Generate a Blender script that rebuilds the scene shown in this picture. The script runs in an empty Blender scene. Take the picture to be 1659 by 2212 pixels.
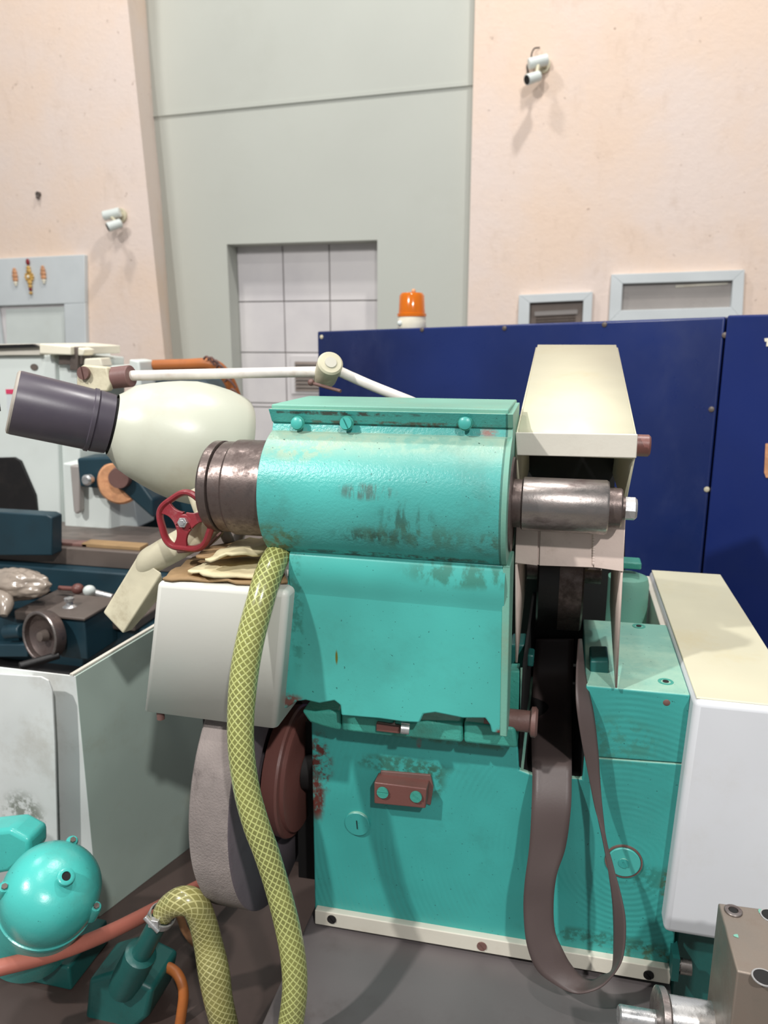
import bpy, bmesh, math, random
from mathutils import Vector, Matrix, noise
random.seed(7)
S = bpy.context.scene
COL = S.collection
V = Vector
# ---------------------------------------------------------------- camera measurements
F = 1650.0; CX, CY = 829.5, 1106.0
TH = math.atan(378/1650.0); AZ = math.radians(13.3)
FW = V((-math.sin(AZ)*math.cos(TH), math.cos(AZ)*math.cos(TH), -math.sin(TH)))
RT = V((math.cos(AZ), math.sin(AZ), 0)); UP = RT.cross(FW)
CAM = V((0, 0, 1.5))
def ray(px, py): return FW + RT*((px-CX)/F) - UP*((py-CY)/F)
def P(px, py, Y):            # measured photo point -> place on the vertical plane y=Y
    r = ray(px, py); return CAM + r*(Y/r.y)
def PZ(px, py, z):           # on the horizontal plane
    r = ray(px, py); return CAM + r*((z-CAM.z)/r.z)
def PXX(px, py, x):
    r = ray(px, py); return CAM + r*(x/r.x)
# ---------------------------------------------------------------- materials
def lin(c):
    c = c/255.0
    return c/12.92 if c <= .04045 else ((c+.055)/1.055)**2.4
def rgb(r, g, b): return (lin(r), lin(g), lin(b), 1)
class N:
    def __init__(s, name):
        s.m = bpy.data.materials.new(name); s.m.use_nodes = True
        s.t = s.m.node_tree; s.b = s.t.nodes['Principled BSDF']
        s.tc = s.n('ShaderNodeTexCoord'); s.geo = s.n('ShaderNodeNewGeometry')
    def n(s, k, **kw):
        x = s.t.nodes.new(k)
        for a, v in kw.items(): setattr(x, a, v)
        return x
    def l(s, a, b): s.t.links.new(a, b)
    def pos(s): return s.geo.outputs['Position']
    def mapping(s, scale=(1,1,1), rot=(0,0,0), vec=None, loc=(0,0,0)):
        m = s.n('ShaderNodeMapping'); m.inputs['Scale'].default_value = scale
        m.inputs['Rotation'].default_value = rot; m.inputs['Location'].default_value = loc
        s.l(vec or s.pos(), m.inputs['Vector']); return m.outputs[0]
    def noise(s, scale, detail=4, rough=.6, vec=None, dist=0):
        x = s.n('ShaderNodeTexNoise'); x.inputs['Scale'].default_value = scale
        x.inputs['Detail'].default_value = detail; x.inputs['Roughness'].default_value = rough
        x.inputs['Distortion'].default_value = dist
        s.l(vec or s.pos(), x.inputs['Vector']); return x.outputs['Fac']
    def ramp(s, src, a, b, inv=False):
        x = s.n('ShaderNodeMapRange'); x.interpolation_type = 'SMOOTHSTEP'
        x.inputs['From Min'].default_value = a; x.inputs['From Max'].default_value = b
        if inv: x.inputs['To Min'].default_value = 1; x.inputs['To Max'].default_value = 0
        s.l(src, x.inputs['Value']); return x.outputs['Result']
    def math(s, op, a, b=None, c=None):
        x = s.n('ShaderNodeMath', operation=op)
        for i, v in enumerate((a, b, c)):
            if v is None: continue
            if isinstance(v, (int, float)): x.inputs[i].default_value = v
            else: s.l(v, x.inputs[i])
        return x.outputs[0]
    def mix(s, fac, a, b):
        x = s.n('ShaderNodeMix', data_type='RGBA')
        if isinstance(fac, (int, float)): x.inputs['Factor'].default_value = fac
        else: s.l(fac, x.inputs['Factor'])
        for k, v in ((6, a), (7, b)):
            if isinstance(v, tuple): x.inputs[k].default_value = v
            else: s.l(v, x.inputs[k])
        return x.outputs[2]
    def bump(s, h, strength, dist=.002, prev=None):
        x = s.n('ShaderNodeBump'); x.inputs['Strength'].default_value = strength
        x.inputs['Distance'].default_value = dist; s.l(h, x.inputs['Height'])
        if prev: s.l(prev, x.inputs['Normal'])
        return x.outputs[0]
    def blob(s, c, half, ns=60, lo=.42, hi=.58, stretch=(1,1,1)):   # stain of its own shape round a fixed point
        sub = s.n('ShaderNodeVectorMath', operation='SUBTRACT'); s.l(s.pos(), sub.inputs[0]); sub.inputs[1].default_value = c
        dv = s.n('ShaderNodeVectorMath', operation='DIVIDE'); s.l(sub.outputs[0], dv.inputs[0]); dv.inputs[1].default_value = half
        ln = s.n('ShaderNodeVectorMath', operation='LENGTH'); s.l(dv.outputs[0], ln.inputs[0])
        fall = s.ramp(ln.outputs['Value'], .45, 1.0, True)
        nz = s.noise(ns, 5, .65, s.mapping(stretch))
        return s.math('MULTIPLY', fall, s.ramp(nz, lo, hi))
def paint(name, col, dark=None, dirt=.35, rough=.42, bump=.12, bs=220, chips=0, chipcol=(95,45,38), metal=0,
          ds=7, stretch=(1,1,1), blobs=(), var=.08, rings=None, spec=.5, specks=0, dust=None):
    w = N(name); dark = dark or tuple(c*.55 for c in col)
    base = w.mix(w.ramp(w.noise(ds*.4, 3), .3, .7), rgb(*[c*(1-var) for c in col]), rgb(*[min(255, c*(1+var)) for c in col]))
    d = w.math('MULTIPLY', w.ramp(w.noise(ds, 8, .7, w.mapping(stretch)), .5, .78), dirt)
    c = w.mix(d, base, rgb(*dark))
    for (cc, hf, bc, st, amt) in blobs:
        c = w.mix(w.math('MULTIPLY', w.blob(cc, hf, stretch=st), amt), c, rgb(*bc))
    if dust:
        nz = w.n('ShaderNodeSeparateXYZ'); w.l(w.geo.outputs['Normal'], nz.inputs[0])
        dm = w.math('MULTIPLY', w.ramp(nz.outputs[2], .45, .95), w.math('ADD', w.math('MULTIPLY', w.ramp(w.noise(9, 6, .7), .35, .65), .4), .45))
        c = w.mix(dm, c, rgb(*dust))
    if specks:
        c = w.mix(w.math('MULTIPLY', w.ramp(w.noise(230, 2, .5), .745-.012*specks, .775-.012*specks), .75), c, rgb(*[q*.3 for q in col]))
    if chips:
        ch = w.ramp(w.math('ADD', w.noise(26, 5, .65), w.math('MULTIPLY', w.noise(5, 2), .3)), .90-chips, .915-chips)
        c = w.mix(ch, c, rgb(*chipcol))
    w.l(c, w.b.inputs['Base Color'])
    w.l(w.math('ADD', w.math('MULTIPLY', w.noise(14, 5), .25), rough-.12), w.b.inputs['Roughness'])
    w.b.inputs['Metallic'].default_value = metal
    w.b.inputs['Specular IOR Level'].default_value = spec
    nb = w.bump(w.noise(bs, 3), bump, .002)
    if rings:
        wv = w.n('ShaderNodeTexWave', wave_type='RINGS', rings_direction='SPHERICAL')
        w.l(w.mapping((1,0.01,1), vec=w.pos(), loc=(-rings[0], 0, -rings[1])), wv.inputs['Vector'])
        wv.inputs['Scale'].default_value = 34; wv.inputs['Distortion'].default_value = 1.5; wv.inputs['Detail'].default_value = 2
        wv.inputs['Detail Scale'].default_value = .3
        nb = w.bump(w.math('MULTIPLY', wv.outputs['Fac'], w.ramp(w.noise(5, 3), .42, .6)), .16, .002, nb)
    w.l(nb, w.b.inputs['Normal'])
    return w.m
def metal(name, col, dark=(60,50,48), rough=.35, amt=.6, scale=30, stretch=(1,1,1), met=.9, bump=.15):
    w = N(name)
    m = w.ramp(w.noise(scale, 7, .7, w.mapping(stretch)), .35, .68)
    w.l(w.mix(w.math('MULTIPLY', m, amt), rgb(*col), rgb(*dark)), w.b.inputs['Base Color'])
    w.l(w.math('ADD', w.math('MULTIPLY', m, .25), rough), w.b.inputs['Roughness'])
    w.l(w.math('SUBTRACT', met, w.math('MULTIPLY', m, .4)), w.b.inputs['Metallic'])
    w.l(w.bump(w.noise(scale*6, 3), bump, .001), w.b.inputs['Normal'])
    return w.m
def plaster(name, col, col2, bump=.35):
    w = N(name)
    z = w.n('ShaderNodeSeparateXYZ'); w.l(w.pos(), z.inputs[0])
    c = w.mix(w.ramp(w.noise(1.3, 6, .6), .35, .7), rgb(*col), rgb(*col2))
    c = w.mix(w.math('MULTIPLY', w.ramp(w.noise(7, 9, .75, w.mapping((1,1,.5))), .52, .75), .28), c, rgb(col[0]*.82, col[1]*.76, col[2]*.68))
    c = w.mix(w.math('MULTIPLY', w.ramp(w.noise(22, 4, .6), .68, .74), .6), c, rgb(col[0]*.6, col[1]*.52, col[2]*.46))
    w.l(c, w.b.inputs['Base Color']); w.b.inputs['Roughness'].default_value = .85
    w.l(w.bump(w.noise(30, 8, .7), bump, .01), w.b.inputs['Normal'])
    return w.m
def hosemat(name, cell, line, n=14, m=112, lw=.30):
    w = N(name)
    uv = w.n('ShaderNodeSeparateXYZ'); w.l(w.tc.outputs['UV'], uv.inputs[0])
    u, v = uv.outputs[0], uv.outputs[1]
    def fam(sg):
        a = w.math('ADD', w.math('MULTIPLY', u, float(n)), w.math('MULTIPLY', v, float(m*sg)))
        a = w.math('ABSOLUTE', w.math('SUBTRACT', w.math('FRACT', a), .5))
        return w.ramp(a, lw*.38, lw*.62, True)
    f = w.math('MAXIMUM', fam(1), fam(-1))
    c0 = w.mix(w.ramp(w.noise(12, 5), .4, .7), rgb(*cell), rgb(*[q*.82 for q in cell]))
    c = w.mix(w.math('MULTIPLY', f, .68), c0, rgb(*line))
    c = w.mix(w.math('MULTIPLY', w.ramp(w.noise(9, 6, .7), .56, .78), .35), c, rgb(120,105,75))
    w.l(c, w.b.inputs['Base Color']); w.b.inputs['Roughness'].default_value = .28
    w.b.inputs['Coat Weight'].default_value = .5; w.b.inputs['Coat Roughness'].default_value = .12
    w.b.inputs['Subsurface Weight'].default_value = .12; w.b.inputs['Subsurface Radius'].default_value = (.01,.01,.004)
    w.l(w.bump(f, .35, .0015), w.b.inputs['Normal'])
    return w.m
def cut(px, py, Y): return tuple(P(px, py, Y))
TEAL = (62,172,160)
M = {}
M['teal_barrel'] = paint('teal_barrel_paint', (76,170,163), (60,85,72), .45, .33, .30, 260, specks=2, dust=(165,182,160), stretch=(1,1,1), blobs=[
    (cut(820,1145,.975), (.095,.05,.020), (48,78,66), (1,1,.35), .95),
    (cut(880,1115,.955), (.05,.05,.028), (52,92,82), (1,1,.3), .8),
    (cut(790,1062,.945), (.05,.05,.014), (80,95,88), (2,1,.25), .75),
    (cut(1060,1160,.975), (.035,.05,.03), (70,95,72), (1,1,1), .7),
    (cut(610,1165,.975), (.03,.05,.02), (120,95,75), (1,1,1), .8),
    (cut(850,1196,.985), (.20,.06,.007), (70,58,42), (1,1,1), 1.0),
    (cut(840,917,1.0), (.21,.05,.005), (92,74,58), (1,1,1), .9),
    (cut(740,893,1.0), (.16,.05,.004), (70,40,34), (1,1,1), .9),
    (cut(650,955,.98), (.07,.06,.035), (165,172,140), (1,1,1), .6),
    (cut(900,1150,.97), (.12,.06,.03), (70,110,90), (1,1,.3), .6),
    (cut(600,1150,.97), (.06,.06,.03), (80,110,75), (1,1,1), .7),
    (cut(1050,940,.98), (.022,.05,.01), (150,100,92), (1,1,2), 1.0),
    (cut(830,955,.98), (.17,.06,.018), (150,185,165), (1,1,1), .55)])
M['teal_panel'] = paint('teal_panel_paint', (72,170,161), (55,100,88), .25, .36, .06, 240, specks=1, blobs=[
    (cut(1000,1240,.98), (.10,.05,.025), (60,110,92), (1,1,.6), .7),
    (cut(640,1300,.98), (.014,.05,.13), (45,105,92), (1,1,1), .6),
    (cut(630,1520,.98), (.03,.05,.02), (110,75,68), (1,1,1), 1.0),
    (cut(660,1527,.98), (.03,.05,.012), (120,50,45), (1,1,1), 1.0),
    (cut(865,1575,.98), (.06,.05,.009), (110,50,42), (1,1,1), 1.0),
    (cut(1085,1585,.98), (.012,.05,.012), (110,50,42), (1,1,1), 1.0),
    (cut(727,1420,.98), (.0025,.05,.014), (90,90,20), (1,1,.2), 1.0)])
M['teal_cast'] = paint('teal_casting_paint', (58,156,149), (40,95,85), .35, .38, .10, 200, specks=2, dust=(165,200,178), rings=(P(1346,1867,1.06).x, P(1346,1867,1.06).z), blobs=[
    (cut(690,1650,1.06), (.028,.1,.07), (86,40,34), (1,1,1), 1.0),
    (cut(684,1720,1.06), (.018,.1,.06), (86,40,34), (1,1,.6), 1.0),
    (cut(870,1655,1.06), (.10,.1,.022), (50,95,78), (1,1,1), .8),
    (cut(930,1690,1.06), (.03,.1,.04), (52,90,72), (1,1,1), .7),
    (cut(1400,1900,1.06), (.06,.1,.03), (40,95,80), (1,1,1), .5),
    (cut(1450,1920,1.06), (.02,.1,.05), (85,92,50), (1,1,1), .9),
    (cut(1330,1600,1.06), (.08,.1,.05), (60,120,105), (1,1,1), .6),
    (cut(1300,2030,1.06), (.15,.1,.02), (45,80,60), (1,1,1), .6),
    (cut(1420,2070,1.06), (.08,.1,.02), (70,85,50), (1,1,1), .7),
    (cut(1000,1600,1.06), (.18,.1,.012), (60,100,75), (1,1,1), .7),
    (cut(905,1605,1.06), (.006,.1,.010), (150,70,75), (.2,1,.2), 1.0)])
M['teal_hinge'] = paint('teal_hinge_paint', (62,150,135), (75,95,75), .7, .45, .5, 160, specks=2, chips=.03)
M['teal_top'] = paint('teal_dusty_paint', (112,168,150), (140,138,112), .6, .5, .15, 200, specks=1)
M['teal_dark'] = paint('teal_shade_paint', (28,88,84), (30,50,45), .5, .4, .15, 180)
M['teal_motor'] = paint('teal_glossy_paint', (72,180,172), (80,100,90), .4, .26, .12, 120, specks=1, chips=.0)
M['white_lamp'] = paint('ivory_enamel', (196,198,182), (165,150,120), .35, .33, .05, 120, var=.03)
M['white_guard'] = paint('white_guard_paint', (222,222,214), (185,178,160), .35, .38, .04, 120, var=.02)
M['ivory'] = paint('yellowed_ivory_paint', (212,208,182), (200,185,140), .45, .40, .06, 120, var=.03, specks=0)
M['ivory_lip'] = paint('stained_ivory_paint', (205,200,188), (150,125,95), .6, .45, .12, 120, var=.05)
M['shroud'] = paint('pinkish_primer_sheet', (208,190,180), (120,98,80), .6, .5, .2, 90, ds=14, specks=0)
M['white_box'] = paint('cool_white_paint', (212,214,218), (190,185,175), .3, .42, .03, 120, var=.02)
M['pale_green'] = paint('pale_green_sheet', (172,188,178), (140,130,100), .35, .5, .04, 90, var=.05)
M['pale_white'] = paint('pale_sheet', (205,208,206), (150,140,125), .4, .5, .05, 90, var=.05,
    blobs=[(cut(60,1760,1.12), (.06,.2,.07), (120,125,115), (1,1,1), .9)])
M['steel_brown'] = metal('oiled_brown_steel', (120,108,104), (62,46,42), .30, .75, 45, (1,1,1), .85)
M['steel_grey'] = metal('turned_steel', (165,158,154), (78,62,60), .24, .9, 30, (.4,1,1), .95)
M['steel_bright'] = metal('bright_steel', (205,205,205), (120,115,110), .2, .4, 40)
M['steel_block'] = metal('ground_steel_block', (146,136,126), (112,96,84), .38, .6, 12, (1,1,1), .7, .05)
M['rust'] = paint('rusty_brown', (112,82,76), (70,45,40), .6, .5, .3, 120)
M['brown_red'] = paint('red_brown_primer', (112,72,66), (75,48,42), .5, .4, .15, 120)
M['purple_black'] = paint('aubergine_black_enamel', (74,68,78), (120,112,112), .3, .36, .03, 150,
    blobs=[(cut(130,895,1.10), (.09,.1,.006), (185,170,185), (3,1,3), .8)])
M['grey_cap'] = paint('dusty_grey_cap', (165,158,148), (110,100,85), .5, .55, .08, 120)
M['red_paint'] = paint('worn_red_paint', (128,38,46), (176,140,140), .55, .38, .12, 140, ds=22)
M['wheel_rim'] = paint('grit_grey', (142,132,128), (72,64,62), 1.0, .9, .8, 300, ds=16, stretch=(1,1,.6), var=.12)
M['wheel_side'] = paint('grit_grey_side', (108,98,104), (88,80,86), .5, .9, .3, 300, ds=16)
M['black'] = paint('matt_black', (18,16,16), (12,10,10), .3, .7, .05)
M['belt'] = paint('brown_black_belt', (82,70,68), (70,58,54), .5, .48, .06, 300, stretch=(1,1,.2))
M['bed'] = paint('dull_grey_bed', (98,92,92), (70,60,56), .5, .42, .04, 150)
M['cream_trim'] = paint('cream_strip_paint', (205,200,186), (140,115,85), .5, .5, .1, 150)
M['hose'] = hosemat('braided_hose', (132,134,74), (206,212,138), n=12, m=94, lw=.24)
M['hose2'] = hosemat('braided_hose_dusty', (140,135,80), (205,200,140), n=12, m=96, lw=.22)
M['pink_hose'] = paint('salmon_rubber', (188,112,96), (140,70,55), .3, .45, .05)
M['orange'] = paint('orange_rubber', (168,98,48), (110,65,40), .5, .45, .1)
M['blue'] = paint('navy_enamel', (24,40,92), (52,62,104), .75, .30, .02, 60, ds=2.6, stretch=(1,1,.6), var=.16)
M['blue2'] = paint('navy_enamel_plain', (24,42,104), (34,50,96), .4, .34, .02, 60, ds=2.2, var=.08)
M['petrol'] = paint('petrol_blue_paint', (28,55,66), (18,28,32), .5, .4, .08, 100)
M['pblack'] = paint('greasy_black', (20,18,19), (50,42,38), .5, .45, .2, 100)
M['greasy'] = paint('greasy_brown_grey', (98,88,82), (52,44,40), .6, .42, .15, 90)
M['bgwhite'] = paint('white_cabinet_paint', (215,222,218), (195,195,185), .2, .45, .02, 60, var=.02)
M['bgcream'] = paint('cream_edge', (238,232,212), (210,195,165), .3, .5, .02, 60, var=.02)
M['pink'] = plaster('pink_plaster', (230,213,203), (233,209,190))
M['gwall'] = paint('sage_grey_wall', (189,192,184), (172,173,162), .25, .8, .03, 60, ds=1.2, var=.02)
M['paleblue'] = paint('pale_blue_trim', (206,212,214), (180,190,190), .2, .6, .02, 60, var=.02)
M['greypane'] = paint('grey_pane', (158,152,148), (140,135,130), .3, .3, .01, 60, var=.03)
M['darkpane'] = paint('dim_pane', (120,108,100), (90,82,72), .3, .3, .01, 60)
M['floor'] = paint('workshop_floor', (120,116,110), (80,76,70), .6, .6, .1, 30)
M['gold'] = paint('gilt_beads', (205,165,90), (150,100,60), .6, .35, .5, 60, ds=40)
M['maroon'] = paint('maroon_bead', (130,28,34), (90,20,24), .4, .4, .1)
M['tan'] = paint('orange_beads', (205,150,110), (160,90,60), .8, .5, .5, 60, ds=60)
M['wood'] = paint('pale_splintered_wood', (218,206,168), (120,92,62), .65, .7, .35, 60, ds=18, stretch=(.25,1,1))
M['tray'] = paint('dark_oily_tray', (66,54,50), (40,32,30), .6, .4, .1, 60)
M['wood2'] = paint('brown_dusty_wood', (150,122,86), (95,66,44), .7, .75, .4, 60, ds=16, stretch=(.3,1,1))
M['bag'] = paint('crinkled_plastic', (150,138,126), (105,92,82), .6, .22, .25, 30, ds=20, spec=.8)
M['aged_white'] = paint('aged_white_plastic', (205,198,172), (130,110,78), .45, .5, .15, 90, ds=20)
M['arm'] = paint('chipped_white_arm', (218,212,205), (165,135,110), .45, .45, .12, 90, ds=25)
M['sleeve'] = paint('brown_sleeve', (125,92,88), (90,62,56), .4, .45, .1)
M['pinkletter'] = paint('red_label', (200,60,95), (180,50,80), .1, .5, 0)
def tilemat():
    w = N('white_wall_panels')
    w.l(w.mix(w.ramp(w.noise(2, 4), .4, .7), rgb(222,218,218), rgb(210,206,208)), w.b.inputs['Base Color'])
    w.b.inputs['Roughness'].default_value = .35; return w.m
M['tile'] = tilemat()
def ambermat():
    w = N('amber_lens'); w.b.inputs['Base Color'].default_value = rgb(245,130,10)
    w.b.inputs['Roughness'].default_value = .15; w.b.inputs['Transmission Weight'].default_value = .35
    w.b.inputs['Coat Weight'].default_value = .6; return w.m
M['amber'] = ambermat()
# ---------------------------------------------------------------- mesh helpers
def nb(): return bmesh.new()
def face(bm, pts):
    vs = [bm.verts.new(p) for p in pts]; return bm.faces.new(vs)
def prism(bm, pts, d):
    d = V(d); pts = [V(p) for p in pts]; n = len(pts)
    a = [bm.verts.new(p) for p in pts]; b = [bm.verts.new(p+d) for p in pts]
    bm.faces.new(a); bm.faces.new(b[::-1])
    for i in range(n): bm.faces.new((a[i], b[i], b[(i+1) % n], a[(i+1) % n]))
    return bm
def box(bm, x0, x1, y0, y1, z0, z1):
    return prism(bm, [(x0,y0,z0),(x1,y0,z0),(x1,y0,z1),(x0,y0,z1)], (0,y1-y0,0))
def pp(bm, px, Y, d):        # prism whose front outline lies on plane y=Y, d metres deep
    return prism(bm, [P(x, y, Y) for x, y in px], (0,d,0))
def hexa(bm, f4, b4):
    a = [bm.verts.new(p) for p in f4]; b = [bm.verts.new(p) for p in b4]
    bm.faces.new(a); bm.faces.new(b[::-1])
    for i in range(4): bm.faces.new((a[i], b[i], b[(i+1) % 4], a[(i+1) % 4]))
    return bm
def frame_of(ax):
    ax = V(ax).normalized(); t = V((0,0,1)) if abs(ax.z) < .9 else V((1,0,0))
    u = ax.cross(t).normalized(); return ax, u, ax.cross(u).normalized()
def lathe(bm, o, ax, prof, seg=40, caps=True, sx=1, sy=1, frame=None):
    o = V(o); ax, u, v = frame or frame_of(ax)
    rings = []
    for s, r in prof:
        rings.append([bm.verts.new(o+ax*s+u*(r*sx*math.cos(2*math.pi*k/seg))+v*(r*sy*math.sin(2*math.pi*k/seg))) for k in range(seg)])
    for a, b in zip(rings, rings[1:]):
        for k in range(seg): bm.faces.new((a[k], a[(k+1) % seg], b[(k+1) % seg], b[k]))
    if caps:
        if prof[0][1] > 1e-5: bm.faces.new(rings[0][::-1])
        if prof[-1][1] > 1e-5: bm.faces.new(rings[-1])
    bmesh.ops.remove_doubles(bm, verts=[q for R in rings for q in R], dist=1e-6)
    return bm
def cyl(bm, a, b, r, r2=None, seg=32, ch=0):
    a, b = V(a), V(b); L = (b-a).length; r2 = r if r2 is None else r2
    prof = [(0, r), (L, r2)] if not ch else [(0, r-ch), (ch, r), (L-ch, r2), (L, r2-ch)]
    return lathe(bm, a, b-a, prof, seg)
def crom(pts, n):
    out = []; m = len(pts)
    for i in range(m-1):
        p0, p1, p2, p3 = pts[max(i-1, 0)], pts[i], pts[i+1], pts[min(i+2, m-1)]
        for k in range(n):
            t = k/n
            out.append(.5*((2*p1)+(p2-p0)*t+(2*p0-5*p1+4*p2-p3)*t*t+(3*p1-p0-3*p2+p3)*t**3))
    out.append(pts[-1]); return out
def tube(bm, pts, rad, seg=24, n=10, flat=None):
    pts = [V(p) for p in pts]
    rs = rad if isinstance(rad, (list, tuple)) else [rad]*len(pts)
    P4 = crom([V((*p, r)) for p, r in zip(pts, rs)], n)
    C = [V(p[:3]) for p in P4]; R = [p[3] for p in P4]
    uvl = bm.loops.layers.uv.verify(); u = None; rings = []; L = [0]
    for i in range(len(C)):
        t = (C[min(i+1, len(C)-1)]-C[max(i-1, 0)]).normalized()
        if u is None: _, u, _ = frame_of(t)
        u = (u-t*u.dot(t)).normalized(); v = t.cross(u)
        if i: L.append(L[-1]+(C[i]-C[i-1]).length)
        rings.append([bm.verts.new(C[i]+(u*math.cos(2*math.pi*k/seg)+v*math.sin(2*math.pi*k/seg))*R[i]) for k in range(seg)])
    for i in range(len(C)-1):
        for k in range(seg):
            f = bm.faces.new((rings[i][k], rings[i][(k+1) % seg], rings[i+1][(k+1) % seg], rings[i+1][k]))
            for lp, q in zip(f.loops, ((k/seg, L[i]), ((k+1)/seg, L[i]), ((k+1)/seg, L[i+1]), (k/seg, L[i+1]))): lp[uvl].uv = q
    bm.faces.new(rings[0][::-1]); bm.faces.new(rings[-1])
    return bm
def ball(bm, c, r, sc=(1,1,1), sub=3):
    bmesh.ops.create_icosphere(bm, subdivisions=sub, radius=r, matrix=Matrix.Translation(V(c)) @ Matrix.Diagonal((*sc, 1)))
    return bm
def slot_head(bm, c, n, r, t, ang=0, w=.16):   # round head with a cut slot, built as two half discs on a lower disc
    n = V(n).normalized(); ax, u, v = frame_of(n); c = V(c)
    lathe(bm, c, n, [(0, r), (t*.55, r)], 28)
    ca, sa = math.cos(ang), math.sin(ang); a = u*ca+v*sa; b = v*ca-u*sa
    for sg in (1, -1):
        ring = []
        t0 = math.asin(w)
        for k in range(15):
            q = t0+(math.pi-2*t0)*k/14
            ring.append(c+n*(t*.5)+a*(r*math.cos(q))+b*(sg*r*math.sin(q)))
        prism(bm, ring, n*(t*.5))
    return bm
def obj(name, bm, mat, parent=None, bevel=0, smooth=True, angle=35, subsurf=0, solid=0):
    bmesh.ops.recalc_face_normals(bm, faces=bm.faces[:])
    if smooth:
        for f in bm.faces: f.smooth = True
        for e in bm.edges:
            if len(e.link_faces) == 2 and e.calc_face_angle(0) > math.radians(angle): e.smooth = False
    me = bpy.data.meshes.new(name); bm.to_mesh(me); bm.free()
    o = bpy.data.objects.new(name, me); COL.objects.link(o)
    for m in (mat if isinstance(mat, list) else [mat]): me.materials.append(m if not isinstance(m, str) else M[m])
    if solid:
        md = o.modifiers.new('t', 'SOLIDIFY'); md.thickness = solid; md.offset = 0
    if bevel:
        md = o.modifiers.new('b', 'BEVEL'); md.width = bevel; md.segments = 3; md.limit_method = 'ANGLE'; md.angle_limit = math.radians(30)
    if subsurf:
        md = o.modifiers.new('s', 'SUBSURF'); md.levels = subsurf; md.render_levels = subsurf
    o.parent = parent
    return o
def tag(o, label, cat, group=None, kind=None):
    o['label'] = label; o['category'] = cat
    if group: o['group'] = group
    if kind: o['kind'] = kind
    return o
def thing(name, label, cat, group=None):
    o = bpy.data.objects.new(name, None); COL.objects.link(o); o.empty_display_size = .05
    return tag(o, label, cat, group)
def struct(name, bm, mat, parent=None, bevel=0, solid=0):
    o = obj(name, bm, mat, parent, bevel=bevel, solid=solid)
    o['kind'] = 'structure'; return o
# ================================================================= SETTING
YW = 5.0
b = nb(); box(b, -6, 5, -2.5, 6, -.1, 0); struct('floor', b, 'floor')
# grey wall with a recess for the panelled doorway
n0 = P(490, 530, YW); n1 = P(815, 517, YW); zt = 2.105
b = nb(); xl = P(300, 0, YW).x-.6; xr = P(1018, 300, YW).x+.3
box(b, xl, n0.x, YW, YW+.17, 0, 4.6); box(b, n1.x, xr, YW, YW+.17, 0, 4.6)
box(b, n0.x, n1.x, YW, YW+.17, zt, 4.6)
wb = struct('wall_back', b, 'gwall')
# seam groove across the grey wall
s0 = P(328, 250, YW); s1 = P(1022, 181, YW)
b = nb(); prism(b, [s0+V((0,-.012,-.010)), s1+V((0,-.012,-.010)), s1+V((0,-.012,.012)), s0+V((0,-.012,.012))], (0,.014,0))
t1 = struct('trim_1', b, 'gwall')
# upper slab of wall stands slightly proud of the lower
b = nb(); prism(b, [s0+V((0,-.008,.012)), s1+V((0,-.008,.012)), (s1.x, YW-.008, 4.6), (s0.x, YW-.008, 4.6)], (0,.009,0))
struct('trim_2', b, 'gwall')
# doorway filled with white panels
d1 = struct('door_1', (lambda b: box(b, n0.x-.05, n1.x+.05, YW+.175, YW+.2, 0, zt+.05))(nb()), 'greypane')
gx = [n0.x-.05] + [P(x, 650, YW+.17).x for x in (517, 615, 714, 818)]
gz = [0, .35, .68, 1.01] + [P(650, y, YW+.17).z for y in (872, 762, 651)] + [zt+.05]
gz = sorted(set(round(q, 3) for q in gz))
for i in range(len(gx)-1):
    for j in range(len(gz)-1):
        if gx[i+1]-gx[i] < .02: continue
        o = obj('door_panel', box(nb(), gx[i]+.0035, gx[i+1]-.0035, YW+.155, YW+.176, gz[j]+.0035, gz[j+1]-.0035), 'tile', d1, bevel=.003)
pv0, pv1 = P(628, 768, YW+.15), P(700, 852, YW+.15)
b = nb(); box(b, pv0.x, pv1.x+.1, YW+.14, YW+.155, pv1.z, pv0.z); vf = obj('vent_frame', b, 'tile', d1, bevel=.002)
a0, a1 = P(637, 779, YW+.14), P(700, 845, YW+.14)
b = nb()
for k in range(8):
    z0 = a1.z+(a0.z-a1.z)*k/8; prism(b, [(a0.x, YW+.125, z0), (a1.x+.06, YW+.125, z0), (a1.x+.06, YW+.139, z0+.018), (a0.x, YW+.139, z0+.018)], (0,.003,.004))
obj('vent_slats', b, 'darkpane', vf)
# pink walls (leaning buttress on the left, wide wall on the right)
YL = 4.7
b = nb()
fl = [P(270, -160, YL), P(275, 0, YL), P(325, 480, YL), P(358, 790, YL)]
f2 = [V((fl[0].x, YL, 4.6)), *fl[1:], V((P(365, 1000, YL).x, YL, 0)), V((-5, YL, 0)), V((-5, YL, 4.6))]
back = [V((fl[0].x+.02, YW, 4.6)), P(311, 0, YW), P(338, 385, YW), P(366, 790, YW), V((P(380, 1000, YW).x, YW, 0)), V((-5, YW, 0)), V((-5, YW, 4.6))]
A = [b.verts.new(p) for p in f2]; B = [b.verts.new(p+V((0,.1,0))) for p in back]
b.faces.new(A); b.faces.new(B[::-1])
for i in range(7): b.faces.new((A[i], B[i], B[(i+1) % 7], A[(i+1) % 7]))
wl = struct('wall_left', b, 'pink')
YR = 4.92
b = nb(); xe = P(1018, 350, YR).x; box(b, xe, 4.5, YR, YW+.3, 0, 4.6)
wr = struct('wall_right', b, 'pink')
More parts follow.
